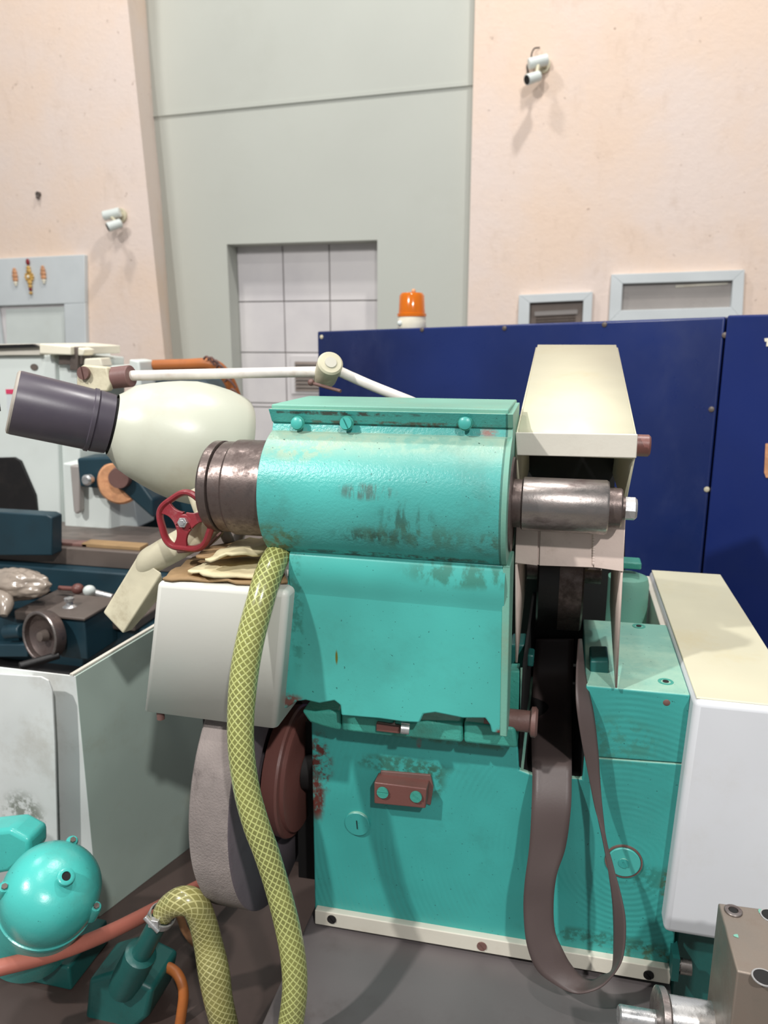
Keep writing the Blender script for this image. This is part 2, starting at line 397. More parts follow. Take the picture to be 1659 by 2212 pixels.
# windows in the pink wall
def window(name, o4, i4, pane, Y=YR):
    b = nb(); O = [P(x, y, Y) for x, y in o4]; I = [P(x, y, Y) for x, y in i4]
    for i in range(4):
        j = (i+1) % 4; prism(b, [O[i], O[j], I[j], I[i]], (0,-.045,0))
    w = struct(name, b, 'paleblue', bevel=.003)
    b = nb(); prism(b, [p+V((0,-.006,0)) for p in I], (0,.004,0)); obj('window_pane', b, pane, w)
    return w, I
w1, I1 = window('window_1', [(1122,638),(1280,631),(1272,800),(1116,806)], [(1145,655),(1260,650),(1254,780),(1141,785)], 'darkpane')
b = nb(); q = [V(p)+V((0,-.012,0)) for p in I1]; prism(b, [q[0]+V((.03,0,-.05)), q[1]+V((-.03,0,-.05)), q[1]+V((-.03,0,-.075)), q[0]+V((.03,0,-.075))], (0,.006,0)); obj('blind_rail', b, 'greypane', w1)
b = nb()
for k in range(10): prism(b, [q[0]+V((.04,0,-.08-.016*k)), q[1]+V((-.04,0,-.08-.016*k)), q[1]+V((-.04,0.004,-.088-.016*k)), q[0]+V((.04,0.004,-.088-.016*k))], (0,.003,0))
obj('blind_slats', b, 'greasy', w1)
w2, I2 = window('window_2', [(1320,594),(1605,584),(1600,692),(1314,697)], [(1344,614),(1580,607),(1576,664),(1341,671)], 'greypane')
b = nb(); q = [V(p)+V((0,-.012,0)) for p in I2]; prism(b, [q[0]+V((.3,0,-.01)), q[1]+V((-.02,0,-.008)), q[1]+V((-.02,0,-.02)), q[0]+V((.3,0,-.024))], (0,.006,0)); obj('blind_rail', b, 'cream_trim', w2)
# left doorway with pale blue surround
YD = YL
b = nb()
o = [(-60,563),(190,551),(197,775),(215,1010),(-60,1010)]
def Q(l, Y): return [P(x, y, Y) for x, y in l]
prism(b, Q([(-80,564),(190,551),(191,655),(-80,664)], YD), (0,-.04,0))
prism(b, Q([(146,657),(191,655),(200,1010),(158,1010)], YD), (0,-.04,0))
prism(b, Q([(-80,664),(0,661),(14,770),(20,1010),(-80,1010)], YD-.01), (0,-.03,0))
dd = struct('door_2', b, 'paleblue', bevel=.004)
b = nb(); prism(b, Q([(-2,661),(147,655),(158,1010),(16,1010)], YD-.004), (0,.003,0)); obj('door_leaf', b, 'tile', dd)
b = nb(); prism(b, Q([(12,668),(138,662),(146,1010),(24,1010)], YD-.012), (0,.006,0)); obj('door_sheet', b, 'bgwhite', dd, bevel=.002)
# festive ornaments on the lintel
def ornament(cx, cy, tall, lab):
    Y = YD-.05; s = Y/1650*1.03; c = P(cx, cy, Y)
    t = thing('wall_ornament', lab, 'ornament', 'beaded ornaments on the pale lintel')
    if tall:
        obj('maroon_bead', ball(nb(), c+V((0,0,33*s)), 6*s, (.8,.5,1.2)), 'maroon', t); obj('maroon_bead', ball(nb(), c+V((0,0,-28*s)), 4.5*s, (1,.5,.8)), 'maroon', t)
        b = nb(); lathe(b, c+V((0,.01,0)), (0,-1,0), [(0,10*s),(.008,11*s),(.012,7*s)], 18); 
        for k in range(10):
            a = k*math.pi/5; ball(b, c+V((10*s*math.cos(a), 0, 10*s*math.sin(a))), 2.6*s, sub=2)
        obj('rosette', b, 'gold', t)
        for dz, r in ((20,6),(13,7),(-13,7),(-21,6),(-36,5)): obj('gilt_bead', ball(nb(), c+V((0,0,dz*s)), r*s, (.95,.5,.75), 2), 'gold', t)
        b = nb(); ball(b, c+V((0,-.012,0)), 3.5*s, (1,.5,1), 2); obj('pearl', b, 'bgcream', t)
    else:
        b = nb()
        for dz, r in ((14,4.5),(8,6.5),(0,7.5),(-8,7)): ball(b, c+V((0,0,dz*s)), r*s, (1,.5,.9), 2)
        obj('orange_bead', b, 'tan', t); b = nb()
        for dz, r in ((-15,5),(-20,3.2)): ball(b, c+V((0,0,dz*s)), r*s, (1,.5,.9), 2)
        obj('cream_bead', b, 'bgcream', t)
    return t
ornament(32, 596, False, 'small orange beaded drop ornament, leftmost of the three on the pale lintel')
ornament(63, 598, True, 'tall maroon and gilt beaded ornament with a rosette, middle of the lintel')
ornament(93, 591, False, 'small orange beaded drop ornament between the tall one and the doorway corner')
# security cameras
def cctv(mx, my, hx, hy, Y, lab, loose):
    s = Y/1650; m = P(mx, my, Y)
    t = thing('security_camera', lab, 'security camera', 'white cameras high on the pink walls')
    b = nb(); cyl(b, m+V((0,0,0)), m+V((0,-.02,0)), .045, seg=24); obj('mount_plate', b, 'aged_white', t, bevel=.003)
    b = nb(); ma = m+V((.03,-.06,.012)); mb_ = m+V((-.075,-.085,-.012)); lathe(b, ma, mb_-ma, [(0,.026),(.004,.030),((mb_-ma).length-.004,.030),((mb_-ma).length,.026)], 28); obj('junction_tube', b, 'bgwhite', t)
    b = nb(); cyl(b, m+V((.01,-.01,0)), m+V((.01,-.07,0)), .018, seg=16); obj('bracket', b, 'aged_white', t)
    h = P(hx, hy, Y-.13); d = V((-.72,-.62,-.36)).normalized()
    b = nb(); cyl(b, m+V((-.02,-.085,-.02)), h+d*-.02, .010, seg=14); obj('swivel_arm', b, 'aged_white', t)
    b = nb(); lathe(b, h-d*.045, d, [(0,.018),(.006,.027),(.085,.029),(.092,.027)], 24); c = obj('camera_body', b, 'bgwhite', t)
    b = nb(); lathe(b, h+d*.048, d, [(0,.024),(.002,.022)], 20); obj('lens', b, 'black', c)
    b = nb(); w0 = m+V((-.05,-.005,0))
    tube(b, [w0+V((.04,0,-.01)), w0+V((-.01,-.05,.03)), w0+V((0,-.03,.08)), w0+V((.03,-.01,.09))] if loose else [w0+V((.04,0,.0)), w0+V((.02,-.04,-.03)), w0+V((.05,-.03,.01))], .004, 8, 5)
    if loose: tube(b, [w0+V((.04,0,.03)), w0+V((-.03,-.02,.01)), w0+V((-.03,-.02,-.04))], .005, 8, 5)
    obj('cable', b, 'black', t)
cctv(1172, 142, 1152, 168, YR, 'white bullet camera with loose black cables on the right pink wall', True)
cctv(262, 466, 248, 486, YL, 'white bullet camera on the left pink wall above the pale doorway', False)
b = nb(); c = P(85, 420, YL); cyl(b, c+V((0,.01,0)), c+V((0,-.02,0)), .016, seg=12); ball(b, c+V((0.0,-.02,-.02)), .012, sub=2)
tag(obj('wall_plug', b, 'greasy'), 'small dark anchor plug left in the pink wall above the pale doorway', 'plug')
# ================================================================= NAVY CABINET
cab = thing('control_cabinet', 'large navy blue sheet metal cabinet behind the teal grinder', 'cabinet')
A0, A1, A2 = P(685,716,2.9), P(1567,684,2.3), P(1571,681,2.29); A3 = P(1950,671,2.0)
dn = V((.35,.94,0)).normalized()*.55
def panel(p, q, zb, d):
    b = nb(); hexa(b, [p, q, V((q.x,q.y,zb)), V((p.x,p.y,zb))], [p+d, q+d, V((q.x,q.y,zb))+d, V((p.x,p.y,zb))+d]); return b
obj('cabinet_body', panel(A0, A1, .05, dn), 'blue', cab, bevel=.006)
obj('side_section', panel(A2, A3, .05, dn*1.05), 'blue2', cab, bevel=.006)
cn = (A1-A0).cross(V((0,0,1))).normalized()
for (x, y) in ((695,728),(912,712),(1090,709),(1306,701),(1566,724),(1537,884),(1527,1057),(697,800)):
    t = (P(x, y, 2.9).x-A0.x)/(A1.x-A0.x)
    # meet the sloping front face
    r = ray(x, y); nrm = cn; k = (A0-CAM).dot(nrm)/r.dot(nrm); c = CAM+r*k
    b = nb(); lathe(b, c+nrm*(-.001), nrm, [(0,.008),(.004,.0075),(.006,.004)], 14); obj('bolt', b, 'greasy' if y not in (728,1057) else 'aged_white', cab)
nr2 = (A3-A2).cross(V((0,0,1))).normalized()
def on2(x, y, off=.0): r = ray(x, y); return CAM+r*((A2-CAM).dot(nr2)/r.dot(nr2))+nr2*off
b = nb(); prism(b, [on2(1655,958), on2(1690,956), on2(1690,1032), on2(1656,1032), on2(1652,1020)], nr2*.004)
obj('nameplate', b, 'tan', cab, bevel=.001)
b = nb(); prism(b, [on2(1652,731), on2(1672,729), on2(1672,736), on2(1663,737), on2(1662,748), on2(1656,748), on2(1657,738), on2(1653,738)], nr2*.002)
obj('lettering', b, 'bgcream', cab)
# beacon
bc = CAM + ray(870, 706)*((A0-CAM).dot(cn)/ray(870,706).dot(cn)) + dn*.11
tt = (bc.x-A0.x)/(A1.x-A0.x); zc_ = A0.z+(A1.z-A0.z)*((bc-dn*.11-A0).length/(A1-A0).length)
bt = thing('warning_beacon', 'amber rotating beacon with cream base on top of the navy cabinet', 'warning light')
b = nb(); lathe(b, (bc.x,bc.y,zc_), (0,0,1), [(0,.050),(.004,.052),(.040,.050),(.045,.048)], 36); obj('beacon_base', b, 'bgcream', bt)
b = nb(); lathe(b, (bc.x,bc.y,zc_+.042), (0,0,1), [(0,.053),(.01,.053),(.012,.048),(.072,.045),(.082,.038),(.086,.0)], 36); lens = obj('amber_lens', b, 'amber', bt)
b = nb(); ball(b, (bc.x+.008,bc.y-.01,zc_+.130), .008, sub=2); obj('lens_nub', b, 'tan', bt)
b = nb(); lathe(b, (bc.x,bc.y,zc_+.05), (0,0,1), [(0,.012),(.03,.014),(.045,.004)], 16); obj('reflector', b, 'orange', bt)
b = nb(); ball(b, (bc.x-.035,bc.y-.04,zc_+.018), .010, sub=2); obj('base_screw', b, 'bgwhite', bt)
# ================================================================= BED
ZB = .526; ZT = .36
bedz = thing('machine_bed', 'dull grey flat machine bed carrying the teal wheelhead', 'machine bed')
xR = P(1452, 2100, 1.06).x
b = nb(); box(b, -.385, xR, .45, 1.68, ZB-.06, ZB); obj('bed_top', b, 'bed', bedz, bevel=.006)
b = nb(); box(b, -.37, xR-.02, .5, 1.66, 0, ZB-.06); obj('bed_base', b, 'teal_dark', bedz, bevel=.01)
b = nb(); box(b, -1.35, -.387, .45, 1.68, ZT-.03, ZT); obj('drip_tray', b, 'tray', bedz, bevel=.004)
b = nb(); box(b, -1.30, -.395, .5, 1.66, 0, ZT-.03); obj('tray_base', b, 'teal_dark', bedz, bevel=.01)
# ================================================================= WHEELHEAD
Y0 = 1.06
wh = thing('grinder_wheelhead', 'teal painted cast wheelhead body with round plugs and a cream bottom strip', 'machine housing')
low = [(672,1555),(1118,1602),(1121,1664),(1149,1674),(1258,1684),(1262,1636),(1482,1652),(1480,1662),(1475,1784),(1465,1790),(1462,1883),(1467,1890),(1453,2094),(680,1966)]
pts = [P(x, y, Y0) for x, y in low]
b = nb(); prism(b, pts, (0,.42,0)); cast = obj('lower_casting', b, 'teal_cast', wh, bevel=.0025)
b = nb(); prism(b, Q([(1266,1481),(1491,1501),(1483,1650),(1262,1634)], Y0), (0,.275,0)); ub = obj('upper_block', b, 'teal_cast', wh, bevel=.0025)
tz = P(1266,1481,Y0).z
for (x, y) in ((1380,1353),(1438,1473)):
    c = PZ(x, y, tz+.001); b = nb(); lathe(b, c, (0,0,1), [(0,.011),(.0008,.011),(.0008,.007),(-.002,.006),(-.002,0)], 24); obj('oil_hole', b, 'teal_hinge', ub)
    b = nb(); lathe(b, c+V((0,0,.0012)), (0,0,1), [(0,.0045),(.0004,.0042)], 16); obj('oil_plug', b, 'black', ub)
c = P(1440,1518,Y0); b = nb(); lathe(b, c, (0,-1,0), [(0,.005),(.001,.0035)], 14); obj('small_plug', b, 'rust', ub)
# lugs glimpsed in the belt channel
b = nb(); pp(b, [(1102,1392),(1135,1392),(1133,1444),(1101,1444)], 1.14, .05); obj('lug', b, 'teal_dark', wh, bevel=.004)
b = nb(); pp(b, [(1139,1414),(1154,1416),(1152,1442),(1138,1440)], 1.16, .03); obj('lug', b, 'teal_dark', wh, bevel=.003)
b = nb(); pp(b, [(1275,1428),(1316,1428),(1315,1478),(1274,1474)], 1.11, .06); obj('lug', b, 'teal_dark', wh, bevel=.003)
b = nb(); pp(b, [(1101,1450),(1122,1450),(1120,1700),(1095,1700)], 1.075, .03); obj('rib', b, 'teal_hinge', wh, bevel=.002)
b = nb(); prism(b, Q([(1124,1440),(1262,1440),(1262,1700),(1124,1700)], 1.40), (0,.02,0)); obj('channel_back', b, 'black', wh)  # black sheet stands in for the deep shade at the channel's back
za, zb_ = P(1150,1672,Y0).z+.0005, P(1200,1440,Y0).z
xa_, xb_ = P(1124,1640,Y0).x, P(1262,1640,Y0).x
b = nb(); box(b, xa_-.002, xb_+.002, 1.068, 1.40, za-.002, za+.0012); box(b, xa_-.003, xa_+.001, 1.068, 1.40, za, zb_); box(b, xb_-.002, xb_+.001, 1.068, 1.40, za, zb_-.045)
obj('channel_shade', b, 'black', wh)  # added black walls, the channel's shade put into their colour
# plugs
def plug(x, y, r, ang, ring):
    c = P(x, y, Y0); R = r*Y0/1650*1.02
    b = nb()
    if ring: lathe(b, c+V((0,.002,0)), (0,-1,0), [(0,R*1.12),(.003,R*1.10),(.003,R*1.0)], 40, caps=False)
    lathe(b, c+V((0,.001,0)), (0,-1,0), [(0,R),(.005,R),(.006,R*.95),(.006,0)], 40)
    p = obj('round_plug', b, 'teal_cast' if not ring else 'teal_panel', wh)
    if ring:
        b = nb(); slot_head(b, c+V((0,-.0055,0)), (0,-1,0), R*.32, .0015, ang, .16); obj('slotted_screw', b, 'teal_cast', p)
        b = nb(); lathe(b, c+V((0,.0015,0)), (0,-1,0), [(0,R*1.13),(.0045,R*1.12),(.0045,R*1.03)], 40, caps=False); obj('rim', b, 'rust', p)
    else:
        ca, sa = math.cos(ang), math.sin(ang); b = nb()
        d = V((ca,0,sa)); n = V((-sa,0,ca)); q = c+V((0,-.0056,0))
        prism(b, [q-d*R*.36-n*.0006, q+d*R*.36-n*.0006, q+d*R*.36+n*.0006, q-d*R*.36+n*.0006], (0,-.0008,0)); obj('slot', b, 'black', p)
plug(773, 1777, 32, math.radians(95), False)
plug(1347, 1859, 37, math.radians(118), True)
# bracket block with two screws
bk = nb(); pp(bk, [(808,1690),(922,1704),(919,1747),(808,1736)], Y0-.028, .034)
bk = obj('stop_block', bk, 'brown_red', wh, bevel=.002)
b = nb(); pp(b, [(822,1666),(930,1675),(936,1700),(930,1740),(822,1700)], Y0-.004, .008); obj('seat_plate', b, 'rust', wh, bevel=.001)
for x, y, a in ((827,1711,.0),(899,1720,-.7)):
    c = P(x, y, Y0-.029); b = nb(); slot_head(b, c, (0,-1,0), .0092, .003, a, .14); obj('slotted_screw', b, 'teal_hinge', bk)
# cream strip and bolts
b = nb(); pp(b, [(680,1966),(1451,2095),(1447,2127),(680,1996)], Y0-.012, .016); st = obj('bottom_strip', b, 'cream_trim', wh, bevel=.0015)
for x, y, m_ in ((717,1985,'pblack'),(1041,2043,'rust'),(1401,2105,'pblack')):
    c = P(x, y, Y0-.0115); b = nb(); slot_head(b, c, (0,-1,0), .0078, .0022, 2.3, .12); obj('slotted_bolt', b, m_, st)
# hinge beam under the swing unit
b = nb()
for seg in ([(650,1536),(734,1536),(736,1580),(700,1572),(668,1562)], [(737,1540),(850,1556),(850,1592),(737,1580)], [(851,1556),(998,1560),(1000,1606),(851,1592)], [(1002,1560),(1112,1572),(1118,1618),(1002,1606)]):
    pp(b, seg, 1.012, .048)
hb = obj('hinge_beam', b, 'teal_hinge', wh, bevel=.005)
b = nb(); pp(b, [(812,1562),(864,1570),(864,1586),(812,1580)], 1.005, .02); obj('hinge_slot', b, 'brown_red', hb, bevel=.002)
b = nb(); q = P(866,1573,.995); cyl(b, q, q+V((.012,.002,-.001)), .008, seg=18); obj('hinge_stud', b, 'steel_bright', hb)
# hinge pin sticking out to the right
hp = nb(); a_ = P(1092,1553,1.03); e_ = P(1148,1557,1.03)
lathe(hp, a_-V((.03,0,0)), (1,0,0), [(0,.0155),((e_-a_).x+.03,.0155)], 28)
pin = obj('hinge_pin', hp, 'rust', wh)
hp = nb(); lathe(hp, V((e_.x, a_.y, a_.z)), (1,0,0), [(-.002,.017),(.0,.0215),(.006,.022),(.009,.018)], 28); obj('pin_head', hp, 'rust', pin)
# ================================================================= SWING SPINDLE UNIT
su = thing('internal_grinding_head', 'teal swing-down spindle unit with horizontal barrel and flat front panel', 'spindle unit')
YC, ZC, RB = 1.033, 1.283, .0935
XA, XB = -.399, -.071
prof = []
YPn = .98
# side profile (y,z): flange, barrel bulge, crease, panel
zt0, zt1 = P(830,888,1.0).z, P(830,918,1.0).z
prof = [(1.13, zt0+.004), (.994, zt0), (1.006, zt1), (1.010, zt1-.001)]
a0 = math.radians(128-11); a1 = math.radians(245)
for k in range(29):
    a = math.radians(107)+(math.radians(238)-math.radians(107))*k/28
    prof.append((YC+RB*math.cos(a), ZC+RB*math.sin(a)))
zcr = P(830,1205,YPn).z
prof += [(YPn+.004, zcr), (YPn+.03, zcr-.01), (1.13, zcr-.01)]
b = nb(); prism(b, [(XA, y, z) for y, z in prof], (XB-XA,0,0))
barrel = obj('barrel_casting', b, 'teal_barrel', su, bevel=.002, angle=25)
# panel with broken lower edge
pl = [(626,1186),(1096,1222),(1090,1250),(1089,1586),(1062,1583),(1058,1566),(1048,1552),(1000,1552),(970,1546),(940,1540),(915,1543),(906,1562),(870,1560),(820,1553),(737,1546),(735,1524),(722,1514),(690,1520),(660,1513),(640,1516),(620,1530),(602,1532),(600,1500)]
b = nb(); pp(b, pl, YPn, .03); fp = obj('front_panel', b, 'teal_panel', su, bevel=.0025)
zA, zB = P(626,1190,YPn).z, P(1094,1226,YPn).z; xA_, xB_ = P(626,1190,YPn).x, P(1092,1226,YPn).x
b = nb(); cols = []
for xx, zz in ((xA_, zA), (xA_+.003, zA), (xB_-.003, zB), (xB_, zB)):
    row = []
    for k in range(22):
        t = k/21; off = .0075*math.sin(math.pi*min(1, t*2.6)/2 if t < .385 else math.pi/2)*(1 if t < .385 else .5+.5*math.cos(math.pi*(t-.385)/.615))
        row.append(b.verts.new((xx, YPn+.0012-off+(.006 if k == 0 else 0), zz+.001-.075*t)))
    cols.append(row)
for a, c in zip(cols, cols[1:]):
    for k in range(21): b.faces.new((a[k], a[k+1], c[k+1], c[k]))
obj('shoulder', b, 'teal_panel', su, angle=70)
# right edge flange of the casting
xe = XB-.0015
b = nb(); prism(b, [(XB-.004, y, z) for y, z in prof], (.010,0,0)); 
pz = [P(1096,1222,YPn), P(1089,1590,YPn)]
bmf = obj('end_flange', b, 'teal_top', su, bevel=.0015, angle=25)
b = nb(); hexa(b, [pz[0]+V((-.006,-.002,0)), pz[0]+V((.004,-.002,0)), pz[1]+V((.004,-.002,0)), pz[1]+V((-.006,-.002,0))],
     [pz[0]+V((-.006,.075,0)), pz[0]+V((.004,.075,0)), pz[1]+V((.004,.05,0)), pz[1]+V((-.006,.05,0))]); obj('side_web', b, 'teal_top', su, bevel=.0015)
# dusty top plate
b = nb(); box(b, XA+.002, XB, 1.0, 1.16, zt0-.002, zt0+.006); obj('top_plate', b, 'teal_top', su, bevel=.002)
# three fixing screws on the flange
for x, y, a, sl in ((643,914,0,0),(749,914,.6,1),(1005,914,0,0)):
    c = P(x, y, .998); b = nb()
    if sl: slot_head(b, c, (0,-1,.1), .0082, .006, -1.1, .13)
    else: lathe(b, c, (0,-1,.1), [(0,.0085),(.005,.0082),(.007,.005),(.0072,0)], 24)
    obj('flange_screw', b, 'teal_panel', su)
    b = nb(); lathe(b, c, (0,-1,.1), [(0,.0100),(.0010,.0092)], 24); obj('screw_seat', b, 'teal_hinge', su)
# spindle nose
def sx(px, Yf=.965, py=1050): return P(px, py, Yf).x
x0, x1, x2, x3 = sx(418), sx(441), sx(444), sx(470)
b = nb(); lathe(b, (XA+.004,YC,ZC), (-1,0,0), [(0,.0705),(XA+.004-x3-.004,.0705),(XA+.004-x3,.0675)], 64); obj('nose_sleeve', b, 'steel_brown', su)
b = nb(); lathe(b, (x3+.001,YC,ZC), (-1,0,0), [(0,.0675),(x3-x2-.001,.067),(x3-x2,.064),(x3-x1,.064)], 64); obj('nose_ring', b, 'steel_brown', su)
b = nb(); lathe(b, (x1,YC,ZC), (-1,0,0), [(0,.066),(.001,.068),(x1-x0-.004,.068),(x1-x0,.065),(x1-x0,.04),(x1-x0-.01,.038)], 64); obj('nose_cap', b, 'steel_brown', su)
# right end: disc, neck, pulley, step, squared stub
xd = P(1098,1057,YC).x
b = nb(); lathe(b, (xd-.008,YC,ZC-.006), (1,0,0), [(0,.064),(.003,.066),(.013,.066),(.016,.064),(.016,.03)], 64); obj('bearing_cap', b, 'steel_brown', su)
xp0, xp1, xp2, xp3 = P(1131,1060,1.0).x, P(1319,1060,1.0).x, P(1349,1060,1.008).x, P(1381,1060,1.02).x
b = nb(); lathe(b, (xd,YC,ZC-.004), (1,0,0), [(0,.033),(xp0-xd,.033)], 40); obj('neck', b, 'steel_brown', su)
zp = ZC-.004
b = nb(); lathe(b, (xp0-.003,YC,zp), (1,0,0), [(0,.034),(.002,.0365),(xp1-xp0,.0365),(xp1-xp0+.003,.0345)], 56); obj('pulley', b, 'steel_grey', su)
b = nb(); lathe(b, (xp1,YC,zp), (1,0,0), [(0,.0265),(xp2-xp1-.002,.0265),(xp2-xp1,.025),(xp2-xp1,.016),(xp2-xp1+.004,.016)], 40); obj('lock_collar', b, 'steel_brown', su)
b = nb(); lathe(b, (xp2,YC,zp), (1,0,0), [(0,.0155),(xp3-xp2-.003,.0155),(xp3-xp2,.0125)], 8); obj('squared_end', b, 'steel_bright', su)
# ================================================================= BELT GUARD
GY = 1.06
gd = thing('belt_guard', 'yellowed ivory sheet metal belt guard behind the steel pulley', 'machine guard')
GL, GR = P(1114,935,GY).x, P(1377,935,GY).x
zf0, zf1 = P(1240,932,GY).z, P(1240,986,GY).z
zb = P(1240,746,1.6).z
b = nb()
prof = [(GY, zf1), (GY-.004, zf0-.012), (GY+.006, zf0), (1.6, zb), (1.6, zb-.5)]
vs = [[b.verts.new((x, y, z)) for y, z in prof] for x in (GL+.004, GR-.004)]
for i in range(len(prof)-1): b.faces.new((vs[0][i], vs[1][i], vs[1][i+1], vs[0][i+1]))
# side sheets
zs = P(1345,1112,1.05).z; XRl = P(1349,1112,1.05).x; XLl = P(1116,1112,1.05).x
obj('hood_top', b, 'ivory', gd, bevel=.0, solid=.003)
b = nb(); face(b, [(GR-.002, GY-.004, zf0-.010), (GR-.002, GY, zf1), (XRl+.003, 1.10, zs), (XRl+.003, 1.6, zs), (GR-.002, 1.6, zb-.004), (GR-.002, GY+.006, zf0-.002)])
face(b, [(GL+.002, GY-.004, zf0-.010), (GL+.002, GY, zf1), (XLl-.001, 1.10, zs), (XLl-.001, 1.6, zs), (GL+.002, 1.6, zb-.004), (GL+.002, GY+.006, zf0-.002)])
obj('hood_side', b, 'ivory', gd, solid=.003)
b = nb(); pp(b, [(1113,934),(1378,938),(1375,990),(1116,984)], GY-.006, .004); obj('front_lip', b, 'ivory_lip', gd, bevel=.0015)
# lower shroud
b = nb(); pp(b, [(1116,1112),(1163,1114),(1161,1222),(1112,1216)], 1.05, .003); pp(b, [(1168,1114),(1283,1116),(1282,1226),(1165,1222)], 1.05, .003)
pp(b, [(1285,1116),(1349,1118),(1347,1235),(1283,1226)], 1.047, .003); pp(b, [(1116,1112),(1349,1116),(1347,1230),(1112,1218)], 1.0535, .002)
fs = obj('shroud_plate', b, 'shroud', gd, bevel=.0008)
b = nb(); w0, w1_ = P(1284,1118,1.049), P(1283,1216,1.049)
for k in range(18): ball(b, w0.lerp(w1_, k/17), .0028, (1,.8,1.3), 2)
obj('weld_bead', b, 'shroud', fs)
b = nb(); L0, L1 = P(1115,1219,1.05), P(1123,1432,1.05); L1.x = L0.x+.006
face(b, [L0, V((L0.x,1.27,L0.z)), V((L1.x,1.27,L1.z+.07)), L1])
face(b, [V((L0.x,1.05,zs)), V((L0.x,1.27,zs)), V((L0.x,1.27,L0.z)), L0])
obj('shroud_flange', b, 'shroud', gd, solid=.003)
b = nb(); R0, R1 = P(1349,1118,1.05), P(1331,1486,1.05)
face(b, [R0, V((R0.x,1.27,R0.z)), V((R1.x,1.27,R1.z+.05)), R1]); obj('shroud_flange', b, 'shroud', gd, solid=.003)
b = nb(); pp(b, [(1118,1150),(1350,1150),(1350,1520),(1118,1520)], 1.62, .01); obj('back_sheet', b, 'black', gd)  # black backing that stands in for the shade inside the guard
# black sheet added inside hood so that the channel reads as deep shade
b = nb(); box(b, GL-.03, GR-.003, 1.385, 1.39, .90, zf0-.012); obj('hood_shade_sheet', b, 'black', gd)
kb = nb(); k0 = P(1376,962,1.09); lathe(kb, V((GR-.004,k0.y,k0.z)), (1,0,0), [(0,.012),(.003,.015),(.022,.015),(.0245,.0125)], 28); obj('side_knob', kb, 'brown_red', gd)
# drive drum inside
dr = thing('motor_pulley', 'wide grey drive drum in the shadow inside the belt guard', 'pulley')
xa, xb = P(1158,1300,1.19).x, P(1260,1300,1.19).x; zd = P(1200,1300,1.19).z+.0
xm = P(1206,1300,1.19).x
b = nb(); lathe(b, (xa,1.285,zd+.02), (1,0,0), [(0,.092),(.003,.095),(xm-xa,.095)], 56); obj('belt_wrap', b, 'pblack', dr)
b = nb(); lathe(b, (xm,1.285,zd+.02), (1,0,0), [(0,.0965),(xb-xm-.003,.0965),(xb-xm,.094)], 56); obj('drum_rim', b, 'steel_brown', dr)
b = nb(); lathe(b, (xa-.03,1.285,zd+.02), (1,0,0), [(0,.015),(xb-xa+.06,.015)], 24); obj('shaft', b, 'steel_brown', dr)
# ================================================================= DRIVE BELT (slack ribbon)
LE = [(1158,1380,1.37),(1152,1450,1.36),(1150,1510,1.31),(1148,1560,1.22),(1148,1605,1.125),(1149,1645,1.066),(1150,1680,1.045),(1148,1750,1.02),(1143,1830,1.01),(1133,1910,1.0),(1131,1970,.995),(1138,2040,.985),(1160,2095,.975),(1200,2128,.965),(1238,2145,.96),(1270,2143,.955),(1302,2127,.955),(1322,2095,.958),(1326,2040,.965),(1325,1980,.975),(1321,1930,.985),(1310,1860,1.0),(1299,1800,1.01),(1284,1740,1.02),(1270,1670,1.03),(1256,1600,1.035),(1245,1520,1.045),(1245,1450,1.08),(1250,1380,1.16)]
RE = [(1240,1380,1.37),(1238,1450,1.36),(1236,1510,1.31),(1235,1560,1.22),(1235,1605,1.125),(1235,1645,1.066),(1235,1680,1.045),(1233,1750,1.02),(1222,1830,1.01),(1203,1890,1.0),(1196,1950,.995),(1199,2010,.99),(1215,2050,.985),(1235,2085,.985),(1258,2110,.985),(1282,2117,.985),(1310,2110,.985),(1338,2085,.985),(1349,2045,.985),(1351,1990,.988),(1343,1940,.992),(1325,1870,1.0),(1312,1825,1.012),(1303,1760,1.025),(1297,1690,1.03),(1292,1620,1.03),(1282,1540,1.035),(1265,1460,1.07),(1256,1380,1.14)]
LX = [(a[0], a[1], c[2]) for a, c in zip(RE[-12:], LE[-12:])]; RX = [(a[0], a[1], c[2]) for a, c in zip(LE[-12:], RE[-12:])]
LE = LE[:-13]+[(1306,2126,.957)]+LX; RE = RE[:-13]+[(1301,2107,.983)]+RX
pl_ = crom([P(*p) for p in LE], 8); pr_ = crom([P(*p) for p in RE], 8)
b = nb(); rows = []
for l, r in zip(pl_, pr_): rows.append([b.verts.new(l.lerp(r, k/6)) for k in range(7)])
for a, c in zip(rows, rows[1:]):
    for k in range(6): b.faces.new((a[k], a[k+1], c[k+1], c[k]))
tag(obj('drive_belt', b, 'belt', angle=80, solid=.0022), 'slack flat dark brown belt hanging in a loop before the teal wheelhead', 'belt')
# ================================================================= MOTOR COVER (white box on the right)
mc = thing('motor_cover', 'big white box cover with yellowed top right of the teal wheelhead', 'machine cover')
YM = 1.03
c0, c1 = P(1501,1513,YM), P(1466,2018,YM)
z1 = c0.z; z0 = P(1500,2026,YM).z; xl_ = c0.x; xr_ = P(1560,1228,1.645).x
b = nb(); hexa(b, [(xl_,YM,z1),(xr_,YM,z1),(xr_,YM,z0),(xl_-.012,YM,z0)], [(xl_,1.645,z1),(xr_,1.645,z1),(xr_,1.645,z0),(xl_-.012,1.645,z0)])
obj('cover_body', b, 'white_box', mc, bevel=.009)
b = nb(); box(b, xl_+.003, xr_-.003, YM+.007, 1.64, z1-.001, z1+.002); obj('cover_top', b, 'ivory', mc, bevel=.0015)
b = nb(); box(b, xl_-.010, xl_+.002, 1.35, 1.64, z1-.10, z1-.012); obj('inner_lip', b, 'ivory_lip', mc, bevel=.002)
b = nb(); box(b, xl_+.04, xr_-.03, 1.27, 1.6, 0, z0+.002); obj('cover_stand', b, 'teal_dark', mc, bevel=.004)
